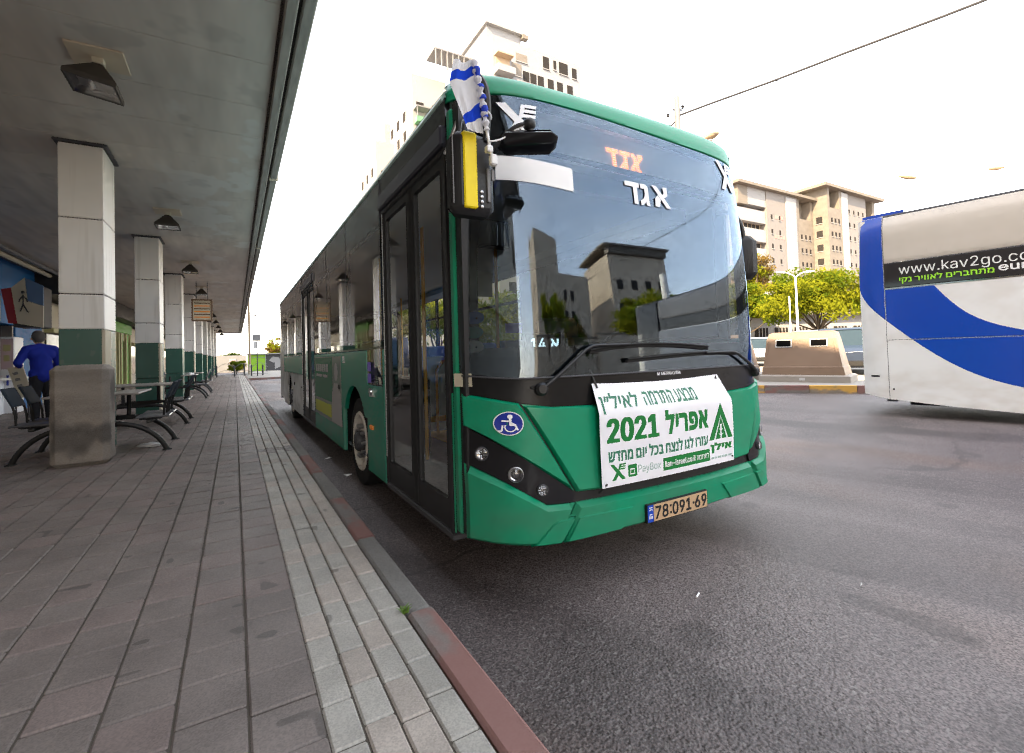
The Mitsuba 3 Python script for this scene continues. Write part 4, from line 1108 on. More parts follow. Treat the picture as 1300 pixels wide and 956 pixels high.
# ================================================================ banner tied to the front
def SB(a, b):
    """banner: a = metres from its left edge, b = metres from its lower edge; folded back near the top"""
    a, b = np.asarray(a, float), np.asarray(b, float)
    W, fold, top = 1.10, .385, .56
    t = np.clip((b - fold) / (top - fold), 0, 1)
    x = 1.650 + a * (1 - .055 * t) + .004 * t
    z = .545 + np.minimum(b, fold) + np.maximum(b - fold, 0) * .93
    y = 1.912 + .012 * (a / W - .5) ** 2 * 4 + np.maximum(b - fold, 0) * .36
    y = y + .004 * np.sin(a * 9 + b * 4) * np.sin(b * 7) * (1 - t) + .004 * np.sin(a * 21) * t
    z = z + .012 * np.sin(math.pi * np.clip(a / W, 0, 1)) * -1 * t
    return np.stack([x, y, z], -1)


bn = thing('fundraising_banner', 'white banner with green Hebrew lettering tied across the front of the green bus', 'banner')
part(bn, 'sheet', patch(rect(0, 0, 1.105, .56), SB, d=.001, t=.001, step=(.035, .03)), 'm_banner', True)


def bt(mesh, a, b, slope=0.0):
    m = mesh
    for _ in range(2):
        m = m.subdivide() if len(m.faces) < 1500 else m
    return lay(m, SB, a, b, d=.0016, slope=slope)


def hb(t, w, h, bold):
    return fit(hebrew_mesh(t, h, bold, .0008), w, h)


part(bn, 'lettering', [bt(hb('מבצע התרמה', .445, .088, 18), .345, .412)], 'm_print_teal', False)
part(bn, 'lettering', [bt(fit(hebrew_mesh('לאיל״ן', .1, 18, .0008), .275, .118), .02, .385)], 'm_print_teal', False)
part(bn, 'lettering', [bt(fit(text('2021', .1, .0008, True), .362, .132), a_, .228) for a_ in (.045, .051, .058)] + [bt(hb('אפריל', .385, .140, 52), .475, .232)], 'm_print_green', False)
part(bn, 'lettering', [bt(fit(hebrew_mesh('עזרו לנו לנצח בכל יום מחדש', .06, 36, .0008), .80, .070), .050, .128)], 'm_print_teal', False)
part(bn, 'url_box', bt(extr(rect(0, 0, .415, .072), .0006), .445, .030), 'm_print_green', False)
part(bn, 'url_lettering', [lay(fit(text('ilan-israel.co.il', .03, .0008, True), .265, .036), SB, .457, .048, d=.0026), lay(hb('לתרומה', .115, .034, 10), SB, .735, .05, d=.0026)], 'm_white', False)
part(bn, 'logo', bt(extr(x_logo(.105, .085), .0008), .06, .030), 'm_print_green', False)
part(bn, 'logo', [bt(extr(rect(0, 0, .062, .066).buffer(-.008).buffer(.008).difference(rect(.014, .012, .048, .045)).union(rect(.02, .018, .042, .038)), .0008), .182, .034)], 'm_print_green', False)
part(bn, 'lettering', [bt(fit(text('PayBox', .05, .0006), .170, .052), .255, .038)], 'm_print_grey', False)
tri = Polygon([(0, 0), (.115, .225), (.23, 0), (.185, 0), (.115, .150), (.045, 0)])
leaf = [Polygon([(.115, .135), (.062, 0.0), (.108, 0), (.108, .02), (.085, .035), (.108, .028), (.108, .05), (.09, .066), (.108, .06), (.108, .08), (.098, .092), (.115, .09)]), Polygon([(.117, .135), (.168, 0.0), (.122, 0), (.122, .02), (.145, .035), (.122, .028), (.122, .05), (.14, .066), (.122, .06), (.122, .08), (.132, .092), (.117, .09)])]
part(bn, 'tree_emblem', [bt(extr(tri, .0008), .862, .150), bt(extr(unary_union([q.buffer(0) for q in leaf]), .0008), .862, .152)], 'm_print_green', False)
part(bn, 'lettering', [bt(hb('אילן', .215, .062, 60), .870, .070)], 'm_print_green', False)
part(bn, 'lettering', [bt(extr(unary_union([rect(x, 0, x + w_, .016) for x, w_ in ((0, .03), (.036, .02), (.062, .035), (.103, .022), (.131, .03), (.168, .04))]).buffer(-.002), .0008), .872, .032)], 'm_print_grey', False)
for (a, b), e in (((.03, .535), (-.02, .10)), ((1.065, .535), (.03, .04)), ((1.08, .03), (.05, -.03)), ((.03, .02), (-.03, -.05))):
    p = SB(np.array([a]), np.array([b]))[0]
    part(bn, 'tie', cyl(p + [0, -.006, 0], p + [e[0], .03, e[1]], .0055, n=6), 'm_black')

# ================================================================ flag on the mirror
fl = thing('flag', 'blue and white striped flag on a short white stick tied above the door mirror', 'flag')


def SG(a, b):
    """flag cloth: a across (0 at the outer edge), b up (0 bottom to 1 top)"""
    a, b = np.asarray(a, float), np.asarray(b, float)
    L0, L1 = np.array([.868, 1.80, 2.232]), np.array([.795, 1.80, 2.418])
    L2 = np.array([.812, 1.80, 2.515])
    R0, R1 = np.array([.950, 1.81, 2.232]), np.array([.905, 1.80, 2.535])
    b1 = b[..., None]
    left = np.where(b1 < .62, L0 + (L1 - L0) * b1 / .62, L1 + (L2 - L1) * (b1 - .62) / .38)
    right = R0 + (R1 - R0) * b1
    p = left + (right - left) * a[..., None]
    w = .006 * np.sin(a * 9 + b * 3) + .002 * np.sin(a * 23 - b * 8)
    p = p + np.stack([0 * w, w + .02 * a * (1 - a), .004 * np.sin(a * 9)], -1)
    return p


FSTEP = dict(step=(.06, .05), t=.0006)
s1, s2 = (lambda a0, a1, b0, b1: Polygon([(a0, b0), (a1, b0 - .02), (a1, b1 - .02), (a0, b1)])), None
st1, st2 = Polygon([(0, .635), (1, .80), (1, .93), (0, .80)]), Polygon([(0, .06), (1, .22), (1, .42), (0, .16)])
part(fl, 'white_cloth', patch(rect(0, 0, 1, 1).difference(st1).difference(st2), SG, d=.0006, **FSTEP), 'm_cloth_white', True)
scene['m_cloth_blue'] = {'type': 'principledthin', 'base_color': C(0.02, 0.07, 0.62), 'roughness': 0.8, 'diff_trans': 0.4}
part(fl, 'blue_stripe', patch(st1, SG, d=.0006, **FSTEP), 'm_cloth_blue', True)
part(fl, 'blue_stripe', patch(st2, SG, d=.0006, **FSTEP), 'm_cloth_blue', True)
# the gathered, twisted edge along the stick, showing bits of the star and stripes
gath = spline([(.902, 1.79, 2.53), (.918, 1.785, 2.45), (.935, 1.785, 2.37), (.948, 1.79, 2.30), (.958, 1.795, 2.245)], 40)
gk = part(fl, 'gathered_edge', tube(gath, .013 + .005 * np.sin(np.arange(40) * 1.3), 9), 'm_cloth_white')
part(gk, 'blue_fold', [tube(gath[a:b] + [0.002, -.004, 0], .0135 + .003 * np.sin(np.arange(b - a)), 8) for a, b in ((4, 10), (14, 17), (20, 23), (26, 33))], 'm_flag_blue')
part(fl, 'stick', cyl((.905, 1.80, 2.54), (.992, 1.815, 2.13), .0065, n=8), 'm_white_gloss')
part(fl, 'clip', [bx(.962, .992, 1.80, 1.83, 2.155, 2.185, .004), bx(.98, 1.015, 1.80, 1.83, 2.10, 2.15, .006)], 'm_white_gloss', False)
part(fl, 'cord', [tube(spline([(.975, 1.80, 2.20), (1.04, 1.795, 2.225), (1.12, 1.79, 2.285), (1.16, 1.76, 2.30)], 14), .004, 6), tube(spline([(.94, 1.79, 2.33), (.965, 1.775, 2.31), (.985, 1.80, 2.30)], 8), .0035, 6)], 'm_white')
# ================================================================ the coach on the right
_O2, _E2 = np.array([9.63, 3.79, 0.0]), np.array([.146, -.989, 0.0])
_E2 = _E2 / np.linalg.norm(_E2)
_N2 = np.array([_E2[1], -_E2[0], 0.0])


def S2(a, b):
    """coach side: a = metres forward from the rear pillar seam, b = height; the rear corner (a < 0) curves in"""
    a, b = np.asarray(a, float), np.asarray(b, float)
    inn = 1.1 * np.clip(-a - .05, 0, 1) ** 2 + 0.10 * np.clip((b - 3.1) / .35, 0, 1) ** 2 + .03 * np.clip((.7 - b), 0, 1) ** 2
    return _O2 + a[..., None] * _E2 - inn[..., None] * _N2 + np.stack([0 * b, 0 * b, b], -1)


def S2r(a, b):                    # far side
    a, b = np.asarray(a, float), np.asarray(b, float)
    return _O2 + a[..., None] * _E2 - 2.5 * _N2 + np.stack([0 * b, 0 * b, b], -1)


mat('m_coach_white', dusty((0.79, 0.795, 0.80), (0.5, 0.45, 0.39), 0.26, 1.0), 0.25, coat=0.6)
mat('m_coach_blue', (0.006, 0.055, 0.40), 0.22, coat=0.7)
mat('m_coach_blind', lambda p, n, uv: mix((0.50, 0.455, 0.40), (0.60, 0.555, 0.50), fbm(p.x * .8, p.y * .8, p.z * 3.0, 3)), 0.25, coat=0.8)
mat('m_coach_glass', (0.03, 0.028, 0.030), 0.08, spec=0.8)
mat('m_text_lime', (0.32, 0.70, 0.04), 0.5)
co = thing('white_coach', 'white coach with a big blue swoosh and a web address on its window', 'coach')
L2 = 11.6
bot = [(-.31, .37), (.06, .29), (.8, .22), (1.6, .17), (2.6, .17)]
ARCH2 = lambda a: Point(a, .5).buffer(.58, 20).union(rect(a - .58, 0, a + .58, .5))
side = Polygon(bot + [(L2, .20), (L2, 2.165), (.06, 2.165), (.06, 3.44), (-.26, 3.45), (-.315, 2.4)]).difference(ARCH2(3.2)).difference(ARCH2(9.2))
CS = dict(step=(.12, .25))
part(co, 'side_panel', patch(side.intersection(rect(-1, 0, .052, 4)), S2, d=.0, t=.02, **CS), 'm_coach_white', 30)
part(co, 'side_panel', patch(side.intersection(rect(.062, 0, L2, 1.296)), S2, d=.0, t=.02, **CS), 'm_coach_white', 30)
part(co, 'side_panel', patch(side.intersection(rect(.062, 1.304, L2, 4)), S2, d=.0, t=.02, **CS), 'm_coach_white', 30)
part(co, 'panel_gap', [patch(rect(.05, .3, .064, 3.43), S2, d=-.012, t=.01, **CS), patch(rect(.05, 1.294, L2, 1.306), S2, d=-.012, t=.01, **CS)], 'm_mid_grey', False)
lo_c = spline([(-.316, 2.224, 0), (-.207, 1.96, 0), (.048, 1.649, 0), (.412, 1.283, 0), (.786, .96, 0), (1.223, .69, 0), (1.7, .53, 0), (2.4, .42, 0), (3.6, .40, 0), (5.2, .55, 0)], 60)[:, :2]
hi_c = spline([(5.2, 1.10, 0), (4.2, .98, 0), (3.2, 1.02, 0), (2.3, 1.20, 0), (1.657, 1.385, 0), (1.34, 1.506, 0), (1.089, 1.67, 0), (.828, 1.968, 0), (.70, 2.16, 0)], 40)[:, :2]
sw = Polygon(list(map(tuple, lo_c)) + list(map(tuple, hi_c)) + [(.06, 2.16), (.06, 3.436), (-.255, 3.446), (-.313, 2.4)]).buffer(0)
gap = rect(.05, .2, .064, 4).union(rect(.05, 1.294, L2, 1.306)).union(ARCH2(3.2)).union(ARCH2(9.2))
sw = sw.difference(gap).intersection(rect(-.31, .3, 6, 3.44))
part(co, 'blue_swoosh', patch(sw, S2, d=.003, t=.002, step=(.08, .12)), 'm_coach_blue', 30)
wpoly = rect(.064, 2.185, L2 - 1.6, 3.415)
part(co, 'window', patch(rect(.066, 2.62, L2 - 1.6, 3.415), S2, d=.004, t=.02, step=(.3, .1)), 'm_coach_blind', True)
wk = part(co, 'window_strip', patch(rect(.066, 2.19, L2 - 1.6, 2.612), S2, d=.006, t=.02, step=(.3, .2)), 'm_coach_glass', True)
part(wk, 'strip_edge', patch(rect(.066, 2.168, L2 - 1.6, 2.186), S2, d=.008, t=.01, step=(.3, .2)), 'm_chrome', False)
part(wk, 'web_address', [lay(fit(text('www.kav2go.com', .14), 1.66, .20), S2, .262, 2.352, d=.009)], 'm_white', False)
part(wk, 'slogan', [lay(fit(hebrew_mesh('מתחברים לאוויר נקי', .1, 26), 1.13, .130), S2, .262, 2.232, d=.009)], 'm_text_lime', False)
part(wk, 'web_address', [lay(fit(text('eur', .1, bold=True), .30, .095), S2, 1.435, 2.275, d=.009)], 'm_white', False)
part(co, 'roof', [extr(Polygon([tuple((_O2 + a * _E2 - w * _N2)[:2]) for a, w in ((.02, .10), (L2, .10), (L2, 2.4), (.02, 2.4))]), .05, 3.40), extr(Polygon([tuple((_O2 + a * _E2 - w * _N2)[:2]) for a, w in ((.0, .5), (L2, .5), (L2, 2.0), (.0, 2.0))]), .03, 3.45)], 'm_coach_white', False)
part(co, 'roof_edge', patch(rect(.064, 3.42, L2 - .2, 3.452), S2, d=.006, t=.05, step=(.3, .1)), 'm_dark_grey', 30)
part(co, 'roof_fairing', patch(rect(-.25, 3.44, .34, 3.50), S2, d=-.01, t=.3, step=(.1, .1)), 'm_coach_blue', 30)
part(co, 'far_side', patch(rect(-.2, .3, L2, 3.4), S2r, sgn=-1, d=.0, t=.02, step=(3, 3)), 'm_coach_white', 30)
rp = lambda a, w: tuple((_O2 + a * _E2 - w * _N2)[:2])
part(co, 'rear_wall', extr(Polygon([rp(-.30, .09), rp(-.42, .6), rp(-.42, 1.9), rp(-.30, 2.42), rp(-.2, 2.42), rp(-.3, 1.9), rp(-.3, .6), rp(-.2, .09)]), 3.0, .42), 'm_coach_white', 30)
part(co, 'front_wall', extr(Polygon([rp(L2, .0), rp(L2 + .35, .5), rp(L2 + .35, 2.0), rp(L2, 2.5), rp(L2 - .1, 2.5), rp(L2 - .1, 0)]), 1.2, .25), 'm_coach_white', 30)
part(co, 'front_window', extr(Polygon([rp(L2, .0), rp(L2 + .32, .5), rp(L2 + .32, 2.0), rp(L2, 2.5), rp(L2 - 1.5, 2.5), rp(L2 - 1.5, 0)]), 1.9, 1.46), 'm_coach_glass', 30)
part(co, 'underbody', [extr(Polygon([rp(.3, .15), rp(L2 - .3, .15), rp(L2 - .3, 2.3), rp(.3, 2.3)]), .12, .20)], 'm_black_matte', False)
part(co, 'side_reflector', patch(rect(-.19, .665, -.07, .70), S2, d=.006, t=.005, **CS), 'm_dark_grey', False)
part(co, 'lock', [lay(extr(Point(0, 0).buffer(.014), .004), S2, .119, .464, d=.002)], 'm_black', False)
part(co, 'mud_flap', patch(rect(.02, .255, .16, .285), S2, d=.01, t=.05, **CS), 'm_black', False)
for a in (3.2, 9.2):
    for w_, s_ in ((.10, 1), (2.4, -1)):
        c = _O2 + a * _E2 - w_ * _N2 + [0, 0, .5]
        wk_ = part(co, 'wheel', lathe([(.30, .0), (.34, .012), (.45, .012), (.5, -.04), (.5, -.24), (.30, -.28)], c, _N2 * s_, 36), 'm_black_rubber', 40)
        part(wk_, 'rim', lathe([(.30, .0), (.27, -.02), (.22, -.08), (.12, -.03), (.0, -.02)], c, _N2 * s_, 30), 'm_steel', 40)

# ================================================================ island with the striped kerb
_K0, _KD = np.array([12.20, 7.66, 0.0]), np.array([.545, -.838, 0.0])
_KD /= np.linalg.norm(_KD)
_KN = np.array([-_KD[1], _KD[0], 0.0])


def KP(a, w):
    return tuple((_K0 + a * _KD + w * _KN)[:2])


mat('m_island', lambda p, n, uv: mix((0.20, 0.19, 0.175), (0.28, 0.265, 0.24), fbm(p.x * 1.2, p.y * 1.2, 1, 4)), 0.8)
ground('island_pavement', extr(Polygon([KP(-14, .17), KP(6, .17), KP(6, 30), KP(-14, 30)]), .19, 0.0), 'm_island')
ground('island_kerb', extr(Polygon([KP(-14, .02), KP(6, .02), KP(6, .16), KP(-14, .16)]), .12, -.02), 'm_joint')
for i in range(-12, 5):
    a0 = .12 + i * 1.02
    p = Polygon([KP(a0, 0), KP(a0 + 1.008, 0), KP(a0 + 1.008, .165), KP(a0, .165)])
    if i < 0:
        mm = 'm_kerb_yellow' if i % 2 else 'm_kerb_red'
    else:
        mm = 'm_kerb_red' if i == 0 else ('m_kerb_yellow' if i % 2 else 'm_kerb_red')
    part('island_kerb', 'kerb_stone', extr(p, .23, -.03), mm, False)

# recycling containers
mat('m_bin', lambda p, n, uv: mix((0.19, 0.125, 0.085), (0.24, 0.165, 0.118), fbm(p.x * 2, p.y * 2, p.z * 2, 3)), 0.45)
mat('m_bin_base', (0.30, 0.27, 0.24), 0.6)
mat('m_slot', (0.003, 0.003, 0.003), 0.9, spec=0.05)
_BE = np.array([.285, -.958, 0.0])
_BN = np.array([-.958, -.285, 0.0])     # towards the road


def container(o, w, lab):
    o = np.array(o, float)
    b = thing('recycling_container', lab, 'recycling container', 'beige containers on the traffic island')

    def P(a, t, z):
        return o + a * _BE - t * _BN + np.array([0, 0, z])

    def loft(rows):
        """rows of (z, a0, a1, t0, t1)"""
        V, F = [], []
        for z, a0, a1, t0, t1 in rows:
            V += [P(a0, t0, z), P(a1, t0, z), P(a1, t1, z), P(a0, t1, z)]
        for k in range(len(rows) - 1):
            for j in range(4):
                q = [k * 4 + j, k * 4 + (j + 1) % 4, k * 4 + 4 + (j + 1) % 4, k * 4 + 4 + j]
                F += [[q[0], q[1], q[2]], [q[0], q[2], q[3]]]
        n = len(rows) * 4
        F += [[n - 4, n - 3, n - 2], [n - 4, n - 2, n - 1], [0, 2, 1], [0, 3, 2]]
        return trimesh.Trimesh(V, F, process=False)
    part(b, 'base', loft([(.19, -.04, w + .10, -.02, 1.3), (.36, -.04, w + .10, -.02, 1.3), (.40, .02, w + .02, .04, 1.25)]), 'm_bin_base', False)
    part(b, 'body', loft([(.40, .03, w - .02, .05, 1.22), (.62, .05, w - .06, .06, 1.20), (.64, .07, w - .08, .09, 1.18), (1.42, .14, w - .22, .24, 1.05), (1.60, .20, w - .26, .32, .98), (1.645, .28, w - .34, .40, .90)]), 'm_bin', False)
    for a in (.42, w - .82):
        f = part(b, 'slot_frame', loft([(1.20, a - .03, a + .40, .170, .26), (1.43, a - .03, a + .40, .232, .33)]), 'm_light_grey', False)
        part(f, 'slot', loft([(1.23, a, a + .37, .165, .26), (1.40, a, a + .37, .212, .33)]), 'm_slot', False)
    part(b, 'label', loft([(.25, w * .48, w * .48 + .14, -.028, .0), (.32, w * .48, w * .48 + .14, -.028, .0)]), 'm_light_grey', False)
    part(b, 'rib', [loft([(.44, .10, .13, .045, .10), (1.38, .19, .215, .21, .28)]), loft([(.44, w - .14, w - .11, .045, .10), (1.38, w - .30, w - .275, .21, .28)])], 'm_bin', False)


container((13.60, 8.50, 0), 2.12, 'beige recycling container with two framed slots standing behind the striped kerb')
container((13.25, 10.9, 0), 2.0, 'second beige container, mostly hidden by the green bus')

# ================================================================ cars
mat('m_tyre', (0.02, 0.02, 0.02), 0.8)
mat('m_car_glass', (0.03, 0.05, 0.065), 0.12, spec=0.35)
mat('m_tail_red', (0.45, 0.02, 0.02), 0.3)


def car(name_lab, pos, heading, color, L=4.5, W=1.8, H=1.5, z=.19):
    key = thing('parked_car', name_lab, 'car', 'cars parked beyond the traffic island')
    mname = f'm_car_{len(scene)}'
    mat(mname, color, 0.22, coat=1.0, metallic=0.2)
    R = trimesh.transformations.rotation_matrix(heading, [0, 0, 1])

    def put(m):
        m = m.copy()
        m.apply_transform(R)
        m.apply_translation([pos[0], pos[1], z])
        return m
    hb_ = .58 * H
    lower = Polygon([(-L / 2, .32), (-L / 2 + .06, .25), (L / 2 - .1, .25), (L / 2, .38), (L / 2 - .02, hb_ * .82), (L / 2 - .25, hb_ * .93), (L * .20, hb_ * 1.04), (-L * .30, hb_ * 1.06), (-L / 2 + .05, hb_), (-L / 2, hb_ * .7)]).buffer(-.03).buffer(.03)
    for ax in (-L * .30, L * .30):
        lower = lower.difference(Point(ax, .32).buffer(.37))
    m = prism(lower, 'y', -W / 2, W / 2)
    part(key, 'body', put(m), mname, 30)
    r0, r1 = hb_ * 1.0, H

    def cabin(ins, zlo, zhi, sh):
        V = []
        for zz, f0, f1, wd in ((zlo, -L * .44 + sh, L * .22 - sh, W / 2 - .04 - ins), (zhi, -L * .30 + sh, L * .05 - sh, W / 2 - .22 - ins)):
            V += [[f0, -wd, zz], [f1, -wd, zz], [f1, wd, zz], [f0, wd, zz]]
        return trimesh.convex.convex_hull(np.array(V))
    part(key, 'window', put(cabin(0, r0, r1 - .06, 0)), 'm_car_glass', 30)
    top = cabin(-.004, r1 - .10, r1, 0)
    V = []
    for zz, f0, f1, wd in ((r1 - .085, -L * .315, L * .065, W / 2 - .20), (r1 - .03, -L * .30, L * .045, W / 2 - .24), (r1, -L * .25, L * .0, W / 2 - .34)):
        V += [[f0, -wd, zz], [f1, -wd, zz], [f1, wd, zz], [f0, wd, zz]]
    part(key, 'roof', put(trimesh.convex.convex_hull(np.array(V))), mname, 30)
    pil = []
    for sy in (-1, 1):
        for (xa, xb) in ((L * .22, L * .055), (-L * .04, -L * .06), (-L * .44, -L * .305)):
            pil.append(tube([(xa, sy * (W / 2 - .035), r0), (xb, sy * (W / 2 - .215), r1 - .06)], .035, 6))
    part(key, 'pillar', put(cat(*pil)), mname)
    for ax in (-L * .30, L * .30):
        for sy in (-1, 1):
            wq = part(key, 'wheel', put(lathe([(.2, 0), (.3, .01), (.32, -.02), (.32, -.18), (.2, -.2)], (ax, sy * (W / 2 - .02), .32), (0, sy, 0), 24)), 'm_tyre', 40)
            part(wq, 'rim', put(lathe([(.2, 0), (.16, -.03), (.04, -.02), (0, -.02)], (ax, sy * (W / 2 - .02), .32), (0, sy, 0), 18)), 'm_steel', 40)
    for sy in (-1, 1):
        part(key, 'headlight', put(bx(L / 2 - .20, L / 2 - .015, sy * (W / 2 - .40), sy * (W / 2 - .06), hb_ * .66, hb_ * .84, .03)), 'm_chrome', False)
        part(key, 'tail_light', put(bx(-L / 2 - .01, -L / 2 + .12, sy * (W / 2 - .36), sy * (W / 2 - .04), hb_ * .70, hb_ * .92, .03)), 'm_tail_red', False)
        part(key, 'door_mirror', put(bx(L * .15, L * .19, sy * (W / 2 - .02), sy * (W / 2 + .16), r0, r0 + .12, .03)), mname, False)
    part(key, 'bumper', put(bx(L / 2 - .06, L / 2 + .02, -W / 2 + .1, W / 2 - .1, .30, .50, .03)), 'm_black', False)


car('dark blue car partly hidden by the rear of the white coach', (19.6, 9.0), math.radians(205), (0.02, 0.035, 0.07), 4.6, 1.85, 1.66)
car('silver blue car behind the right end of the recycling container', (22.6, 11.6), math.radians(208), (0.30, 0.38, 0.46), 4.5, 1.8, 1.72)
car('pale car behind the left end of the recycling container', (25.0, 15.6), math.radians(210), (0.45, 0.50, 0.56), 4.4, 1.8, 1.55)

# ================================================================ trees
for nm, c in (('m_leaf_yellow', (0.215, 0.235, 0.016)), ('m_leaf_green', (0.12, 0.17, 0.014)), ('m_leaf_deep', (0.05, 0.085, 0.015)), ('m_leaf_rust', (0.19, 0.13, 0.04))):
    scene[nm] = {'type': 'principledthin', 'base_color': C(*c), 'roughness': 0.7, 'diff_trans': 0.9, 'spec_tint': 0.0}
mat('m_bark', lambda p, n, uv: mix((0.07, 0.055, 0.04), (0.14, 0.11, 0.085), fbm(p.x * 6, p.y * 6, p.z * 1.5, 3)), 0.9)


def leaves(pts, size, seed):
    r = np.random.default_rng(seed)
    n = len(pts)
    a = r.normal(size=(n, 3))
    a /= np.linalg.norm(a, axis=1, keepdims=True)
    b = np.cross(a, r.normal(size=(n, 3)))
    b /= np.linalg.norm(b, axis=1, keepdims=True)
    s = size * (0.6 + 0.8 * r.random((n, 1)))
    V = np.stack([pts - a * s, pts + b * s * .45, pts + a * s, pts - b * s * .45], 1).reshape(-1, 3)
    k = np.arange(n)[:, None] * 4
    F = np.vstack([k + [0, 1, 2], k + [0, 2, 3]])
    return trimesh.Trimesh(V, F, process=False)


def tree(name, lab, x, y, z0, trunk_h, rx, rz, seed, mats=('m_leaf_yellow', 'm_leaf_green', 'm_leaf_yellow'), n=7000, size=.09, clumps=70, flat=1.0, catg='tree', group=None, gap=0.0):
    r = np.random.default_rng(seed)
    k = thing(name, lab, catg, group)
    base = np.array([x, y, z0])
    top = base + [r.normal() * .1 * trunk_h * .3, r.normal() * .1 * trunk_h * .3, trunk_h]
    cen = top + [0, 0, rz * .75]
    tk = part(k, 'trunk', tube(spline([base - [0, 0, .1], base + (top - base) * .5 + r.normal(size=3) * [.06, .06, 0] * trunk_h * .3, top, top + [0, 0, rz * .5]], 10), np.linspace(.045 * trunk_h + .05, .03 * trunk_h + .02, 10), 9), 'm_bark')
    cl = []
    for i in range(clumps):
        d = r.normal(size=3)
        d /= np.linalg.norm(d)
        if d[2] < -.45:
            d[2] *= -.6
        rad = r.random() ** .38
        c = cen + d * [rx, rx, rz] * rad * (0.62 + .75 * meshkit.noise(d * 2.4 + seed))
        cl.append(c)
    cl = np.array(cl)
    limbs = []
    for c in cl[:: max(1, clumps // 14)]:
        mid = top + (c - top) * .45 + r.normal(size=3) * .08 * rx
        limbs.append(tube(spline([top - [0, 0, .15 * trunk_h], mid, c], 8), np.linspace(.022 * trunk_h + .015, .008, 8), 6))
    part(k, 'limb', limbs[0], 'm_bark')
    for l in limbs[1:]:
        part(k, 'limb', l, 'm_bark')
    ps = [[] for _ in mats]
    per = n // clumps
    for i, c in enumerate(cl):
        cs = (.20 + .16 * r.random()) * min(rx, 2.8)
        q = r.normal(size=(per, 3))
        q /= np.linalg.norm(q, axis=1, keepdims=True)
        q = q * (r.random((per, 1)) ** .45) * cs * [1.15, 1.15, .62 * flat]
        ps[r.integers(len(mats))].append(c + q)
    for i, m in enumerate(mats):
        if ps[i]:
            part(k, 'crown', leaves(np.vstack(ps[i]), size, seed + i), m, False)
    return k


tree('pine_tree', 'broad yellow green pine with a flat spreading crown behind the recycling container', 31.8, 15.8, .19, 2.2, 3.6, 1.9, 11, n=26000, size=.11, clumps=120, catg='tree')
tree('pine_tree', 'smaller yellow green tree just right of the green bus, in front of the pale towers', 32.0, 21.0, .19, 2.2, 2.0, 1.7, 12, n=12000, size=.11, clumps=60, catg='tree')
tree('sparse_tree', 'thin rust tinged tree rising in front of the nearer pale tower', 46, 29.5, 0, 5.5, 2.3, 3.0, 13, ('m_leaf_rust', 'm_leaf_yellow'), n=5000, size=.14, clumps=40)
for i, (x, y, h, rx, rz) in enumerate(((13.5, 23, 1.0, 3.0, 2.2), (17.0, 20.5, 1.0, 3.0, 2.3), (20.5, 21.5, 1.2, 3.2, 2.4), (11.0, 28, 1.4, 3.2, 2.4), (24.5, 24, 1.6, 3.2, 2.4))):
    tree('garden_tree', f'bushy sunlit tree seen through the bus windows, {("second", "third", "fourth", "first", "fifth")[i]} from left', x, y, 0, h, rx, rz, 30 + i, n=9000, size=.13, clumps=60, group='trees beyond the green bus')
for i, (x, y, h, rx, rz, m) in enumerate(((7.5, -24, 2.5, 3.2, 2.6, 0), (12.5, -26, 3.0, 3.4, 3.0, 0), (19.5, -30, 2.0, 3.2, 2.4, 1), (20.0, -15.5, 2.4, 2.6, 2.2, 0), (24.5, -18, 2.6, 2.8, 2.4, 0), (29.5, -21, 2.8, 3.0, 2.6, 0))):
    tree('street_tree', f'tree behind the camera mirrored in the windscreen, {("first", "second", "third", "fourth", "fifth", "sixth")[i]} from left', x, y, 0, h, rx, rz, 50 + i, (('m_leaf_yellow', 'm_leaf_green'), ('m_leaf_deep', 'm_leaf_rust'))[m], n=6000, size=.16, clumps=50, group='trees behind the camera')
tree('cypress', 'small pointed golden cypress by the far end of the bus', 5.1, 80, 0, .6, 1.0, 2.3, 71, ('m_leaf_yellow', 'm_leaf_rust'), n=5000, size=.12, clumps=60, flat=1.6)
tree('bush', 'dark spreading bush on the skyline past the platform end', -.6, 70, 0, 1.2, 1.5, .6, 72, ('m_leaf_deep', 'm_leaf_deep'), n=2500, size=.12, clumps=26, catg='bush')
tree('bush', 'yellow green bush behind the barrier at the platform end', .1, 52, 0, .3, .8, .6, 73, ('m_leaf_yellow', 'm_leaf_green'), n=2500, size=.08, clumps=26, catg='bush')

# ================================================================ towers
mat('m_tower_white', (0.29, 0.29, 0.295), 0.7)
mat('m_tower_pale', (0.20, 0.187, 0.18), 0.7)
mat('m_tower_tan', lambda p, n, uv: mix((0.165, 0.146, 0.124), (0.20, 0.178, 0.152), noise(p.x * .9, p.y * .9, p.z * 1.7)), 0.75)
mat('m_window_far', (0.035, 0.033, 0.032), 0.8, spec=0.04)
mat('m_brick_red', (0.40, 0.22, 0.20), 0.7)
mat('m_shade_beige', (0.42, 0.32, 0.22), 0.8)
mat('m_terrace_green', (0.12, 0.30, 0.16), 0.6)


def windows(key, x, y, z0, nx, nz, dx, dz, w, h, axis='x', sub=True, m='m_window_far'):
    for k in range(nz):
        for i in range(nx):
            if axis == 'x':
                b = bx(x + i * dx, x + i * dx + w, y - .06, y + .3, z0 + k * dz, z0 + k * dz + h)
                s = bx(x + i * dx - .1, x + i * dx + w + .1, y - .16, y - .002, z0 + k * dz - .14, z0 + k * dz - .02)
            else:
                b = bx(x - .06, x + .3, y + i * dx, y + i * dx + w, z0 + k * dz, z0 + k * dz + h)
                s = bx(x - .16, x - .002, y + i * dx - .1, y + i * dx + w + .1, z0 + k * dz - .14, z0 + k * dz - .02)
            wk = part(key, 'window', b, m, False)
            if sub:
                part(wk, 'sill', s, 'm_tower_white', False)


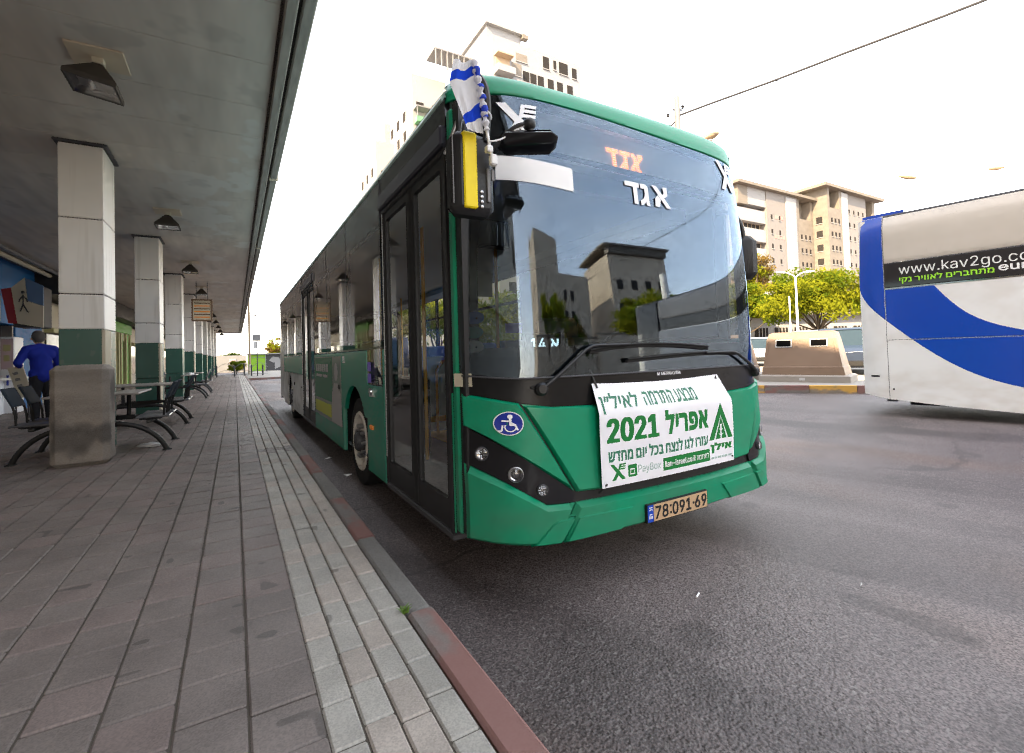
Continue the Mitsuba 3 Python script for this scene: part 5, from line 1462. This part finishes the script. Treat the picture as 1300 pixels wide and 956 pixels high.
# nearer pale tower (right of the bus)
t1 = thing('pale_tower', 'pale tower block with banded balconies and a flat roof slab, nearest to the green bus', 'building')
X0, Y0, H1 = 84.8, 54.6, 32.2
part(t1, 'wall', [bx(X0 - 4, X0 + 7.0, Y0 + 1.6, Y0 + 16, 0, H1 - 3.4), bx(X0 + 7, X0 + 18.0, Y0, Y0 + 16, 0, H1)], 'm_tower_pale', False)
part(t1, 'white_bay', [bx(X0 + 13.6, X0 + 17.2, Y0 - .25, Y0 - .01, 0, H1 - .5), bx(X0 + .8, X0 + 6.98, Y0 + .2, Y0 + 8, H1 - 3.4, H1)], 'm_tower_white', False)
part(t1, 'tan_wing', bx(X0 + 18.0, X0 + 24.2, Y0 + .15, Y0 + 14, 0, H1 - 4.2), 'm_tower_tan', False)
part(t1, 'roof_frame', [bx(X0 + 18.05, X0 + 24.2, Y0 + 2, Y0 + 14, H1 - 4.2, H1 - .05), bx(X0 + 18.05, X0 + 19.0, Y0 + .15, Y0 + 2, H1 - 4.2, H1 - .05), bx(X0 + 23.4, X0 + 24.2, Y0 + .15, Y0 + 2, H1 - 4.2, H1 - .05)], 'm_tower_tan', False)
part(t1, 'corner_tower', bx(X0 - 2, X0 + 1.0, Y0 + .1, Y0 + 4, H1 - 3.6, H1 - .02), 'm_tower_tan', False)
part(t1, 'roof_slab', bx(X0 - 3.0, X0 + 25.2, Y0 - .9, Y0 + 17, H1, H1 + .55), 'm_tower_tan', False)
for k in range(7):
    z = H1 - 8.0 - k * 3.75
    part(t1, 'balcony', [bx(X0 - 3, X0 + 6.9, Y0 + .3, Y0 + 1.6, z + 1.3, z + 3.75)], 'm_tower_white', False)
    part(t1, 'balcony_opening', bx(X0 - 3, X0 + 6.9, Y0 + 1.45, Y0 + 1.7, z, z + 1.3), 'm_shade_beige', False)
    for i in range(5):
        part(t1, 'balcony_window', bx(X0 + .3 + i * 1.3, X0 + 1.3 + i * 1.3, Y0 + 1.38, Y0 + 1.46, z + .2, z + 1.2), 'm_window_far', False)
windows(t1, X0 + 8.3, Y0, 3.0, 4, 9, 2.75, 2.95, .5, .95)
windows(t1, X0 + 19.3, Y0 + .15, 3.0, 3, 8, 1.6, 2.95, .55, 1.0)
part(t1, 'wall_emblem', [bx(X0 + 9.8 + i * .75, X0 + 10.35 + i * .75, Y0 - .05, Y0 + .02, H1 - 5.4, H1 - 4.6) for i in range(4)], 'm_brick_red', False)
part(t1, 'wall_lettering', [bx(X0 + 9.4 + i * 1.0, X0 + 10.0 + i * 1.0, Y0 - .05, Y0 + .02, H1 - 9.4, H1 - 8.6) for i in range(5)], 'm_brick_red', False)

t2 = thing('tan_tower', 'farther tower block with a tan stone corner beside the first pale tower', 'building')
X0, Y0, H2 = 109.5, 51.7, 34.6
part(t2, 'wall', bx(X0 + 5.5, X0 + 17.5, Y0 + .4, Y0 + 22, 0, H2), 'm_tower_pale', False)
part(t2, 'tan_corner', [bx(X0 - .3, X0 + 5.5, Y0, Y0 + 7.5, 0, H2 - 4.2), bx(X0 - .3, X0 + .5, Y0, Y0 + 7.5, H2 - 4.2, H2), bx(X0 + 4.6, X0 + 5.5, Y0, Y0 + 7.5, H2 - 4.2, H2)], 'm_tower_tan', False)
part(t2, 'white_bay', [bx(X0 + 5.5, X0 + 8.2, Y0 - .1, Y0 + 6, 0, H2 - .3), bx(X0 + 17.5, X0 + 22, Y0 + 1, Y0 + 16, 0, H2 - 4), bx(X0 - 2.2, X0 - .3, Y0 + 5.2, Y0 + 12, 0, H2 - .4)], 'm_tower_white', False)
part(t2, 'corner_post', bx(X0 + 21.2, X0 + 22.4, Y0 + .6, Y0 + 3, H2 - 3.5, H2), 'm_tower_tan', False)
part(t2, 'roof_slab', bx(X0 - 2.4, X0 + 24, Y0 - .8, Y0 + 22, H2, H2 + .6), 'm_tower_tan', False)
windows(t2, X0 + .8, Y0, 3.2, 3, 9, 1.5, 3.0, .6, 1.0)
windows(t2, X0 + 9.4, Y0 + .4, 3.2, 4, 10, 2.1, 3.0, .5, .95)
windows(t2, X0 - .3, Y0 + 1.2, 3.2, 2, 9, 3.0, 3.0, 1.2, 1.4, axis='y')

# white tower behind the bus
t3 = thing('white_tower', 'tall white apartment tower with small windows rising behind the green bus roof', 'building')
part(t3, 'wall', bx(33.4, 49.8, 60, 78, 0, 48.4), 'm_tower_white', False)
part(t3, 'penthouse', [bx(33.6, 39.6, 62, 74, 48.3, 51.2), bx(33.2, 40.3, 61.4, 74.6, 51.2, 51.55), bx(41, 47, 64, 76, 48.3, 49.2)], 'm_tower_white', False)
windows(t3, 42.4, 60, 45.9, 1, 1, 3, 3, 1.1, 1.9)
windows(t3, 44.4, 60, 46.2, 1, 1, 3, 3, .5, 1.5)
windows(t3, 45.5, 60, 45.9, 1, 1, 3, 3, 1.7, 1.9)
windows(t3, 48.1, 60, 45.8, 1, 1, 3, 3, .9, 1.7)
windows(t3, 37.4, 60, 45.7, 1, 1, 3, 3, 2.0, 1.2, m='m_tower_tan')
windows(t3, 36.6, 60, 43.3, 1, 1, 3, 3, 1.7, 1.9, m='m_tower_tan')
for i, x in enumerate((38.6, 39.9, 41.3, 43.2, 45.0, 47.0)):
    windows(t3, x, 60, 42.9, 1, 1, 3, 3, 1.1, 1.5, sub=False)
for s in range(9):
    windows(t3, 35, 60, 3 + s * 3.6, 5, 1, 2.6, 3, 1.2, 1.6, sub=False)
part(t3, 'penthouse_eave', bx(39.6, 40.6, 61.2, 62, 50.6, 51.2), 'm_tower_tan', False)
t4 = thing('stepped_tower', 'stepped white apartment block with pergolas left of the tall white tower', 'building')
part(t4, 'wall', [bx(24.4, 30.0, 70, 86, 0, 45.4), bx(21.2, 24.4, 80, 96, 0, 38.3), bx(23.4, 24.4, 82, 96, 38.3, 42.6), bx(28.6, 33.4, 60.5, 69.9, 0, 42.4), bx(30.0, 33.3, 69.9, 86, 0, 44.6)], 'm_tower_white', False)
part(t4, 'pergola', [bx(26.8, 33.8, 66.2, 69.9, 48.0, 48.2)] + [bx(26.9 + i * .95, 27.05 + i * .95, 66.2, 66.4, 45.2, 48.0) for i in range(8)], 'm_mid_grey', False)
part(t3, 'terrace_awning', [bx(33.6, 36.4, 58.8, 59.98, 45.3, 45.5), bx(33.8, 36.2, 59.85, 59.98, 43.5, 45.3)], 'm_shade_beige', False)
part(t3, 'terrace', bx(33.5, 36.5, 58.6, 59.98, 42.5, 43.5), 'm_tower_white', False)
part(t4, 'green_terrace', [bx(24.6, 27.6, 68.6, 69.98, 37.4, 38.2)], 'm_terrace_green', False)
part(t4, 'terrace_roof', [bx(24.5, 27.7, 68.4, 69.98, 39.6, 39.8), bx(24.6, 24.7, 68.5, 68.6, 38.2, 39.6), bx(27.5, 27.6, 68.5, 68.6, 38.2, 39.6)], 'm_mid_grey', False)
windows(t4, 22.0, 80, 22.4, 2, 4, 1.4, 3.1, .9, 1.5, sub=False)
windows(t4, 25.0, 70, 30.0, 2, 4, 2.6, 3.2, 1.2, 1.5, sub=False)
windows(t4, 24.4, 73.5, 30.0, 3, 4, 3.4, 3.2, 1.2, 1.5, axis='y', sub=False)
windows(t4, 21.2, 82, 20.0, 3, 5, 3.6, 3.2, 1.2, 1.5, axis='y', sub=False)

# low white building beyond the car park
lw = thing('low_building', 'low white building with a row of barred windows beyond the car park', 'building')
_LB = T()
yaw_c = 59.5
def low(m):
    return mv(rot(m, -28, [0, 0, 1]), 36.5, 20.5, 0)
part(lw, 'wall', low(bx(-8, 7, 0, 5, 0, 3.5)), 'm_tower_white', False)
part(lw, 'eave', low(bx(-8.4, 7.4, -.7, 5.4, 3.5, 3.75)), 'm_tower_pale', False)
for i in range(9):
    wq = part(lw, 'window', low(bx(-7.2 + i * 1.55, -6.2 + i * 1.55, -.05, .05, 1.35, 2.6)), 'm_window_far', False)
    part(wq, 'bar', low(cat(*[bx(-7.2 + i * 1.55 + j * .25, -7.15 + i * 1.55 + j * .25, -.10, -.055, 1.35, 2.6) for j in range(1, 4)])), 'm_tower_white', False)

# buildings behind the camera, mirrored in the windscreen
mat('m_stone_warm', lambda p, n, uv: mix((0.42, 0.35, 0.27), (0.50, 0.43, 0.345), noise(p.x * 1.2, p.y * 1.2, p.z * 2.2)), 0.8)


def block(foot, z0, z1):
    return extr(Polygon(foot), z1 - z0, z0)


m1 = thing('stone_tower', 'square stone tower behind the camera, mirrored in the windscreen', 'building')
foot = [(4.6, -43), (22.2, -45.5), (16.1, -56.5), (-1.5, -54)]
part(m1, 'wall', block(foot, 0, 21.0), 'm_stone_warm', False)
part(m1, 'slit_window', [mv(rot(bx(0, .5, -.06, .06, 0, 3.0), 241, [0, 0, 1]), 4.6 - .485 * k, -43 - .875 * k, 10.5) for k in (4, 7)], 'm_window_far', False)
part(m1, 'parapet', block([(0, -50), (1, -49.5), (-.2, -53), (-1.3, -53.5)], 21, 22.2), 'm_stone_warm', False)
m2 = thing('stone_annex', 'lower stone wing beside the mirrored tower', 'building')
part(m2, 'wall', block([(22.4, -46), (35, -45), (35, -56), (22.4, -56)], 0, 15.6), 'm_stone_warm', False)
windows(m2, 24.5, -45.6, 4, 3, 3, 3.4, 3.6, 1.4, 1.6, sub=False)
m3 = thing('stone_block', 'stone block with a slatted cornice behind the camera, mirrored in the windscreen', 'building')
foot = [(39.6, -42.5), (53, -40.5), (57, -52), (41.5, -56)]
part(m3, 'wall', block(foot, 0, 19.6), 'm_stone_warm', False)
cor = Polygon(foot).buffer(1.1, join_style=2)
part(m3, 'cornice', extr(cor, .35, 21.0), 'm_tower_tan', False)
for k in range(26):
    t_ = k / 25
    p = np.array(foot[0]) * (1 - t_) + np.array(foot[1]) * t_
    part(m3, 'cornice_slat', bx(p[0] - .12, p[0] + .12, p[1] - .6, p[1] + .75, 19.7, 21.0), 'm_tower_tan', False)
for i in range(4):
    for k in range(3):
        t_ = .14 + i * .24
        p = np.array(foot[0]) * (1 - t_) + np.array(foot[1]) * t_
        part(m3, 'window', mv(rot(bx(-.6, .6, -.1, .14, 0, 1.7), 8.5, [0, 0, 1]), p[0], p[1], 5 + k * 4.2), 'm_window_far', False)

gw = thing('garden_wall', 'long stone garden wall behind the camera, mirrored low in the windscreen', 'wall')
part(gw, 'wall', [bx(2, 30, -37.0, -36.4, 0, 4.2), bx(30, 70, -36.0, -35.4, 0, 4.6)], 'm_stone_warm', False)
part(gw, 'coping', [bx(2, 30, -37.1, -36.3, 4.2, 4.4), bx(30, 70, -36.1, -35.3, 4.6, 4.8)], 'm_tower_tan', False)
# ================================================================ poles, lamps, cable
up = thing('utility_pole', 'white utility pole behind the green bus carrying the overhead cable', 'pole')
part(up, 'pole', tube([(15, 12.3, 0), (15, 12.3, 11.05)], [.15, .10], 12), 'm_mid_grey')
part(up, 'cross_arm', [cyl((14.6, 12.6, 9.7), (15.0, 12.3, 10.2), .03), cyl((14.9, 12.45, 10.6), (15.2, 12.2, 10.55), .03)], 'm_dark_grey')
part(up, 'insulator', [lathe([(.0, 0), (.06, .02), (.03, .06), (.07, .09), (.03, .13), (0, .16)], p, (0, 0, 1), 10) for p in ((14.78, 12.55, 9.9), (14.72, 12.52, 10.3), (15.2, 12.2, 10.6))], 'm_dark_grey')
part(up, 'junction_box', bx(15.1, 15.3, 12.1, 12.3, 9.2, 9.7, .03), 'm_chipped_cream', False)
wend = np.array([29.5, -50, 13.0])
ps_ = np.array([15.1, 12.25, 10.35])
tt = np.linspace(0, 1, 60)
cab = ps_ + (wend - ps_) * tt[:, None]
cab[:, 2] -= 5.2 * tt * (1 - tt)
cab[:, 2] += .012 * np.sin(tt * 90)
single('overhead_cable', 'thick dark overhead cable running from the white pole over the road', 'cable', tube(cab, .034, 6), 'm_dark_grey')
single('stay_wire', 'thin blue grey stay wire beside the thick cable at the white pole', 'wire', tube(np.array([[15.0, 12.3, 10.75], [15.45, 10.8, 10.52], [16.1, 8.0, 10.02]]), .008, 5), 'm_mid_grey')
mat('m_lamp_bronze', (0.30, 0.22, 0.14), 0.4)
sl = thing('street_lamp', 'rounded bronze street lamp head showing above the right end of the bus roof', 'street lamp')
part(sl, 'pole', tube(spline([(16.7, 13.2, 0), (16.7, 13.2, 8.4), (16.5, 12.9, 9.2), (16.2, 12.4, 9.45)], 16), .06, 10), 'm_white')
hd = trimesh.creation.icosphere(3, 1)
hd.vertices = hd.vertices * [.46, .19, .13]
part(sl, 'lamp_head', mv(rot(rot(hd, -18, [0, 1, 0]), -50, [0, 0, 1]), 16.2, 11.9, 9.52), 'm_lamp_bronze', True)
part(sl, 'lamp_glass', mv(rot(bx(-.25, .2, -.12, .12, -.14, -.08, .03), -50, [0, 0, 1]), 16.2, 11.9, 9.50), 'm_light_grey', False)
tl = thing('street_lamp', 'white T shaped street lamp standing in front of the yellow green pine', 'street lamp')
bx_, by_ = 27.2, 14.7
part(tl, 'pole', tube([(bx_, by_, .19), (bx_, by_, 5.1)], [.075, .05], 10), 'm_white')
rr = np.array([.8625, -.506, 0])
for s in (-1, 1):
    a_ = np.array([bx_, by_, 5.05])
    part(tl, 'arm', tube(spline([a_, a_ + rr * s * .35 + [0, 0, .22], a_ + rr * s * .95 + [0, 0, .30]], 10), .035, 8), 'm_white')
    part(tl, 'lamp_head', tube([a_ + rr * s * .62 + [0, 0, .29], a_ + rr * s * 1.05 + [0, 0, .33]], [.07, .05], 8), 'm_white')
part(tl, 'banner_pole', tube([(bx_ - .35, by_ + .2, .19), (bx_ - .35, by_ + .2, 4.0)], .04, 8), 'm_white')
t5 = thing('street_lamp', 'white two armed street lamp with flat heads in the sky above the coach', 'street lamp')
bx_, by_ = 34.0, 9.8
part(t5, 'pole', tube([(bx_, by_, 0), (bx_, by_, 10.2)], [.1, .06], 10), 'm_white')
for s, dz in ((-1, 0.0), (1, .35)):
    a_ = np.array([bx_, by_, 10.1])
    e_ = a_ + rr * s * 2.0 + [0, 0, .1 + dz]
    part(t5, 'arm', tube([a_, e_], [.05, .04], 8), 'm_white')
    part(t5, 'lamp_head', tube([e_, e_ + rr * s * .45 + [0, 0, .04], e_ + rr * s * .9 + [0, 0, .10]], [.06, .12, .04], 8), 'm_lamp_bronze')
single('concrete_pole', 'white pole behind the camera, mirrored at the right of the windscreen', 'pole', tube([(16.5, -10.2, 0), (16.5, -10.2, 6.0)], [.28, .24], 12), 'm_white')

# ================================================================ end of the platform
fe = thing('metal_barrier', 'low metal barrier of curved rails across the end of the platform', 'fence')
for k in range(-3, 2):
    x0 = -.05 + k * 1.12
    part(fe, 'post', bx(x0 - .045, x0 + .045, 40.96, 41.04, PZ, 1.0, .01), 'm_dark_grey', False)
    part(fe, 'rail', [tube(spline([(x0 + .03, 41, .82), (x0 + .28, 41, 1.02), (x0 + .56, 41, 1.12), (x0 + .84, 41, 1.02), (x0 + 1.09, 41, .82)], 16), .022, 6), tube(spline([(x0 + .03, 41, .42), (x0 + .56, 41, .62), (x0 + 1.09, 41, .42)], 12), .02, 6), cyl((x0, 41, .30), (x0 + 1.12, 41, .30), .02)], 'm_mid_grey')
for i, x in enumerate((.62, 1.9)):
    single('bollard', ('dark' if i == 0 else 'second dark') + (' bollard just right of the barrier at the platform end' if i == 0 else ' bollard by the far kerb near the bus rear'), 'bollard', lathe([(0, .95), (.045, .95), (.06, .9), (.06, 0), (0, 0)], (x, 42.5, PZ if i == 0 else .0), n=12), 'm_dark_grey', 40, 'bollards past the barrier')
sp = thing('sign_post', 'bus stop sign of two grey plates on a grey post at the platform end', 'sign')
part(sp, 'post', cyl((1.455, 40.5, 0), (1.455, 40.5, 3.28), .035), 'm_dark_grey')
part(sp, 'sign_plate', bx(1.19, 1.70, 40.44, 40.47, 2.78, 3.28, .006), 'm_mid_grey', False)
part(sp, 'sign_plate', bx(1.20, 1.42, 40.44, 40.47, 2.22, 2.74, .006), 'm_light_grey', False)
bp = thing('lamp_pole', 'tall brownish lamp pole standing at the end of the platform', 'pole')
part(bp, 'pole', tube([(1.08, 46, 0), (1.08, 46, 9.6)], [.10, .06], 10), 'm_lamp_bronze')
part(bp, 'base', tube([(1.08, 46, 0), (1.08, 46, 1.0)], [.16, .12], 10), 'm_chipped_cream')
bl = thing('street_lamp', 'distant small street lamp arm in the sky past the canopy end', 'street lamp')
part(bl, 'pole', tube([(2.9, 72, 0), (2.9, 72, 7.5)], .05, 8), 'm_white')
part(bl, 'lamp_head', tube([(2.9, 72, 7.5), (2.3, 72, 7.35)], [.05, .09], 8), 'm_dark_grey')
gk_ = thing('green_kiosk', 'lime green kiosk wall with a dark mural at its right end', 'kiosk')
mat('m_lime', (0.22, 0.44, 0.02), 0.5)
part(gk_, 'green_wall', bx(1.3, 3.02, 60, 63, 0, 1.98), 'm_lime', False)
part(gk_, 'wall_seam', [bx(1.3, 3.02, 59.97, 60, 1.6, 1.65), bx(2.95, 3.02, 59.96, 60, 0, 1.98)], 'm_tower_white', False)
part(gk_, 'mural', bx(3.03, 6.2, 60, 63, 0, 1.95), 'm_dark_grey', False)
part(gk_, 'mural_figure', [prism(Polygon([(3.3, 1.3), (3.7, 1.7), (4.3, 1.6), (4.6, 1.1), (4.4, .5), (3.9, .3), (3.9, 1.0), (3.6, 1.1)]), 'y', 59.96, 59.995)], 'm_tower_white', False)
part(gk_, 'roof', bx(1.2, 6.3, 59.7, 63.2, 1.98, 2.1), 'm_tower_white', False)
ww = thing('boundary_wall', 'long white wall with a coloured strip beyond the barrier', 'wall')
part(ww, 'wall', bx(-14, 1.2, 66, 66.4, 0, 2.0), 'm_tower_white', False)
part(ww, 'pink_patch', bx(-.6, .1, 65.96, 66, .9, 1.6), 'm_pink_print', False)
ground('far_kerb', bx(.76, 9.0, 36.0, 36.2, -.05, .14), 'm_kerb_red')
ground('far_pavement', bx(.76, 9.0, 36.2, 60, -.05, .13), 'm_island')

# ================================================================ the man at the kiosk
def hull_chain(bones, ref=.03, it=6):
    """bones: ((p, r), (q, s)) pairs; the union of their tapered hulls as one smooth mesh"""
    tot = None
    for (p, r_), (q, s_) in bones:
        a = manifold3d.Manifold.sphere(r_, 20).translate(tuple(p))
        b = manifold3d.Manifold.sphere(s_, 20).translate(tuple(q))
        h = manifold3d.Manifold.batch_hull([a, b])
        tot = h if tot is None else tot + h
    tot = tot.refine_to_length(ref)
    m = tot.to_mesh()
    tm = trimesh.Trimesh(m.vert_properties[:, :3], m.tri_verts)
    trimesh.smoothing.filter_taubin(tm, .5, .53, it)
    return tm


man = thing('person', 'man in a blue pullover and dark trousers seen from behind, standing at the kiosk counter', 'person')
PO = np.array([-3.36, 13.05, PZ])
fwd = np.array([-.55, .835, 0])
rgt = np.array([.835, .55, 0])


def J(r_, f_, z):
    return PO + 1.04 * (rgt * r_ + fwd * f_ + np.array([0, 0, z]))


neck, chest, belly, hip = J(0, .10, 1.47), J(0, .07, 1.28), J(0, .03, 1.10), J(0, .0, .95)
mat('m_skin', (0.42, 0.26, 0.18), 0.55)
mat('m_pullover', (0.006, 0.02, 0.30), 0.85)
mat('m_trousers', (0.012, 0.012, 0.016), 0.85)
mat('m_hair', (0.10, 0.09, 0.085), 0.8)
arms = {}
for s in (-1, 1):
    arms[s] = (J(s * .20, .08, 1.42), J(s * .33, .05, 1.17) if s < 0 else J(s * .28, .10, 1.14), J(s * .22, .30, 1.10))
body = [((J(0, .13, 1.50), .055), (J(0, .15, 1.60), .055)), ((J(0, .17, 1.64), .085), (J(0, .175, 1.69), .098)), ((J(0, .23, 1.60), .05), (J(0, .18, 1.66), .09))]
body += [((J(0, .27, 1.645), .012), (J(0, .285, 1.62), .016)), ((J(-.098, .165, 1.65), .014), (J(-.10, .155, 1.625), .012)), ((J(.098, .165, 1.65), .014), (J(.10, .155, 1.625), .012))]
body += [((neck, .06), (chest, .13)), ((chest, .13), (hip, .13))]
for s in (-1, 1):
    a, b, c = arms[s]
    body += [((neck, .07), (a, .06)), ((a, .055), (b, .042)), ((b, .042), (c, .030)), ((c, .03), (c + fwd * .08 - [0, 0, .01], .028))]
    for f_ in range(4):
        o = rgt * (f_ - 1.5) * .019
        tip = c + fwd * (.10 + .035 * (1 - abs(f_ - 1.5) / 2.2)) + o
        body += [((c + fwd * .07 + o, .011), (tip, .009)), ((tip, .009), (tip + fwd * .018 - [0, 0, .022], .008))]
    body += [((c + fwd * .03 - rgt * s * .02, .013), (c + fwd * .07 - rgt * s * .05, .010)), ((c + fwd * .07 - rgt * s * .05, .010), (c + fwd * .095 - rgt * s * .048, .008))]
    k_ = J(s * .10, .03, .50)
    body += [((hip + rgt * s * .08, .10), (k_, .055)), ((k_, .055), (J(s * .11, -.01, .09), .04)), ((J(s * .11, -.02, .05), .042), (J(s * .12, .16, .035), .035))]
part(man, 'body', hull_chain(body, .014, 4), 'm_skin', True)
cl = [((neck - [0, 0, .03], .085), (chest, .165)), ((chest, .165), (belly, .165)), ((belly, .165), (J(0, 0, .93), .168)), ((J(-.10, .05, 1.33), .12), (J(.10, .05, 1.33), .12)), ((J(-.09, 0, .95), .12), (J(.09, 0, .95), .12))]
for s in (-1, 1):
    a, b, c = arms[s]
    cl += [((neck, .085), (a, .082)), ((a, .080), (b, .066)), ((b, .066), (b + (c - b) * .85, .046))]
pm = hull_chain(cl, .022, 5)
pm.vertices += pm.vertex_normals * (.010 * (meshkit.fbm(pm.vertices * [9, 9, 14], 3) - .5))[:, None] * 2
part(man, 'pullover', pm, 'm_pullover', True)
tr = [((J(-.07, 0, .92), .125), (J(.07, 0, .92), .125))]
for s in (-1, 1):
    k_ = J(s * .10, .03, .50)
    tr += [((hip + rgt * s * .075, .125), (k_, .082)), ((k_, .08), (J(s * .11, -.01, .10), .066))]
part(man, 'trousers', hull_chain(tr, .025, 5), 'm_trousers', True)
part(man, 'hair', hull_chain([((J(0, .15, 1.685), .106), (J(0, .16, 1.71), .10)), ((J(0, .125, 1.66), .095), (J(0, .125, 1.62), .07))], .018, 3), 'm_hair', True)
for s in (-1, 1):
    part(man, 'shoe', hull_chain([((J(s * .11, -.03, .045), .052), (J(s * .125, .19, .035), .042))], .02, 3), 'm_black', True)
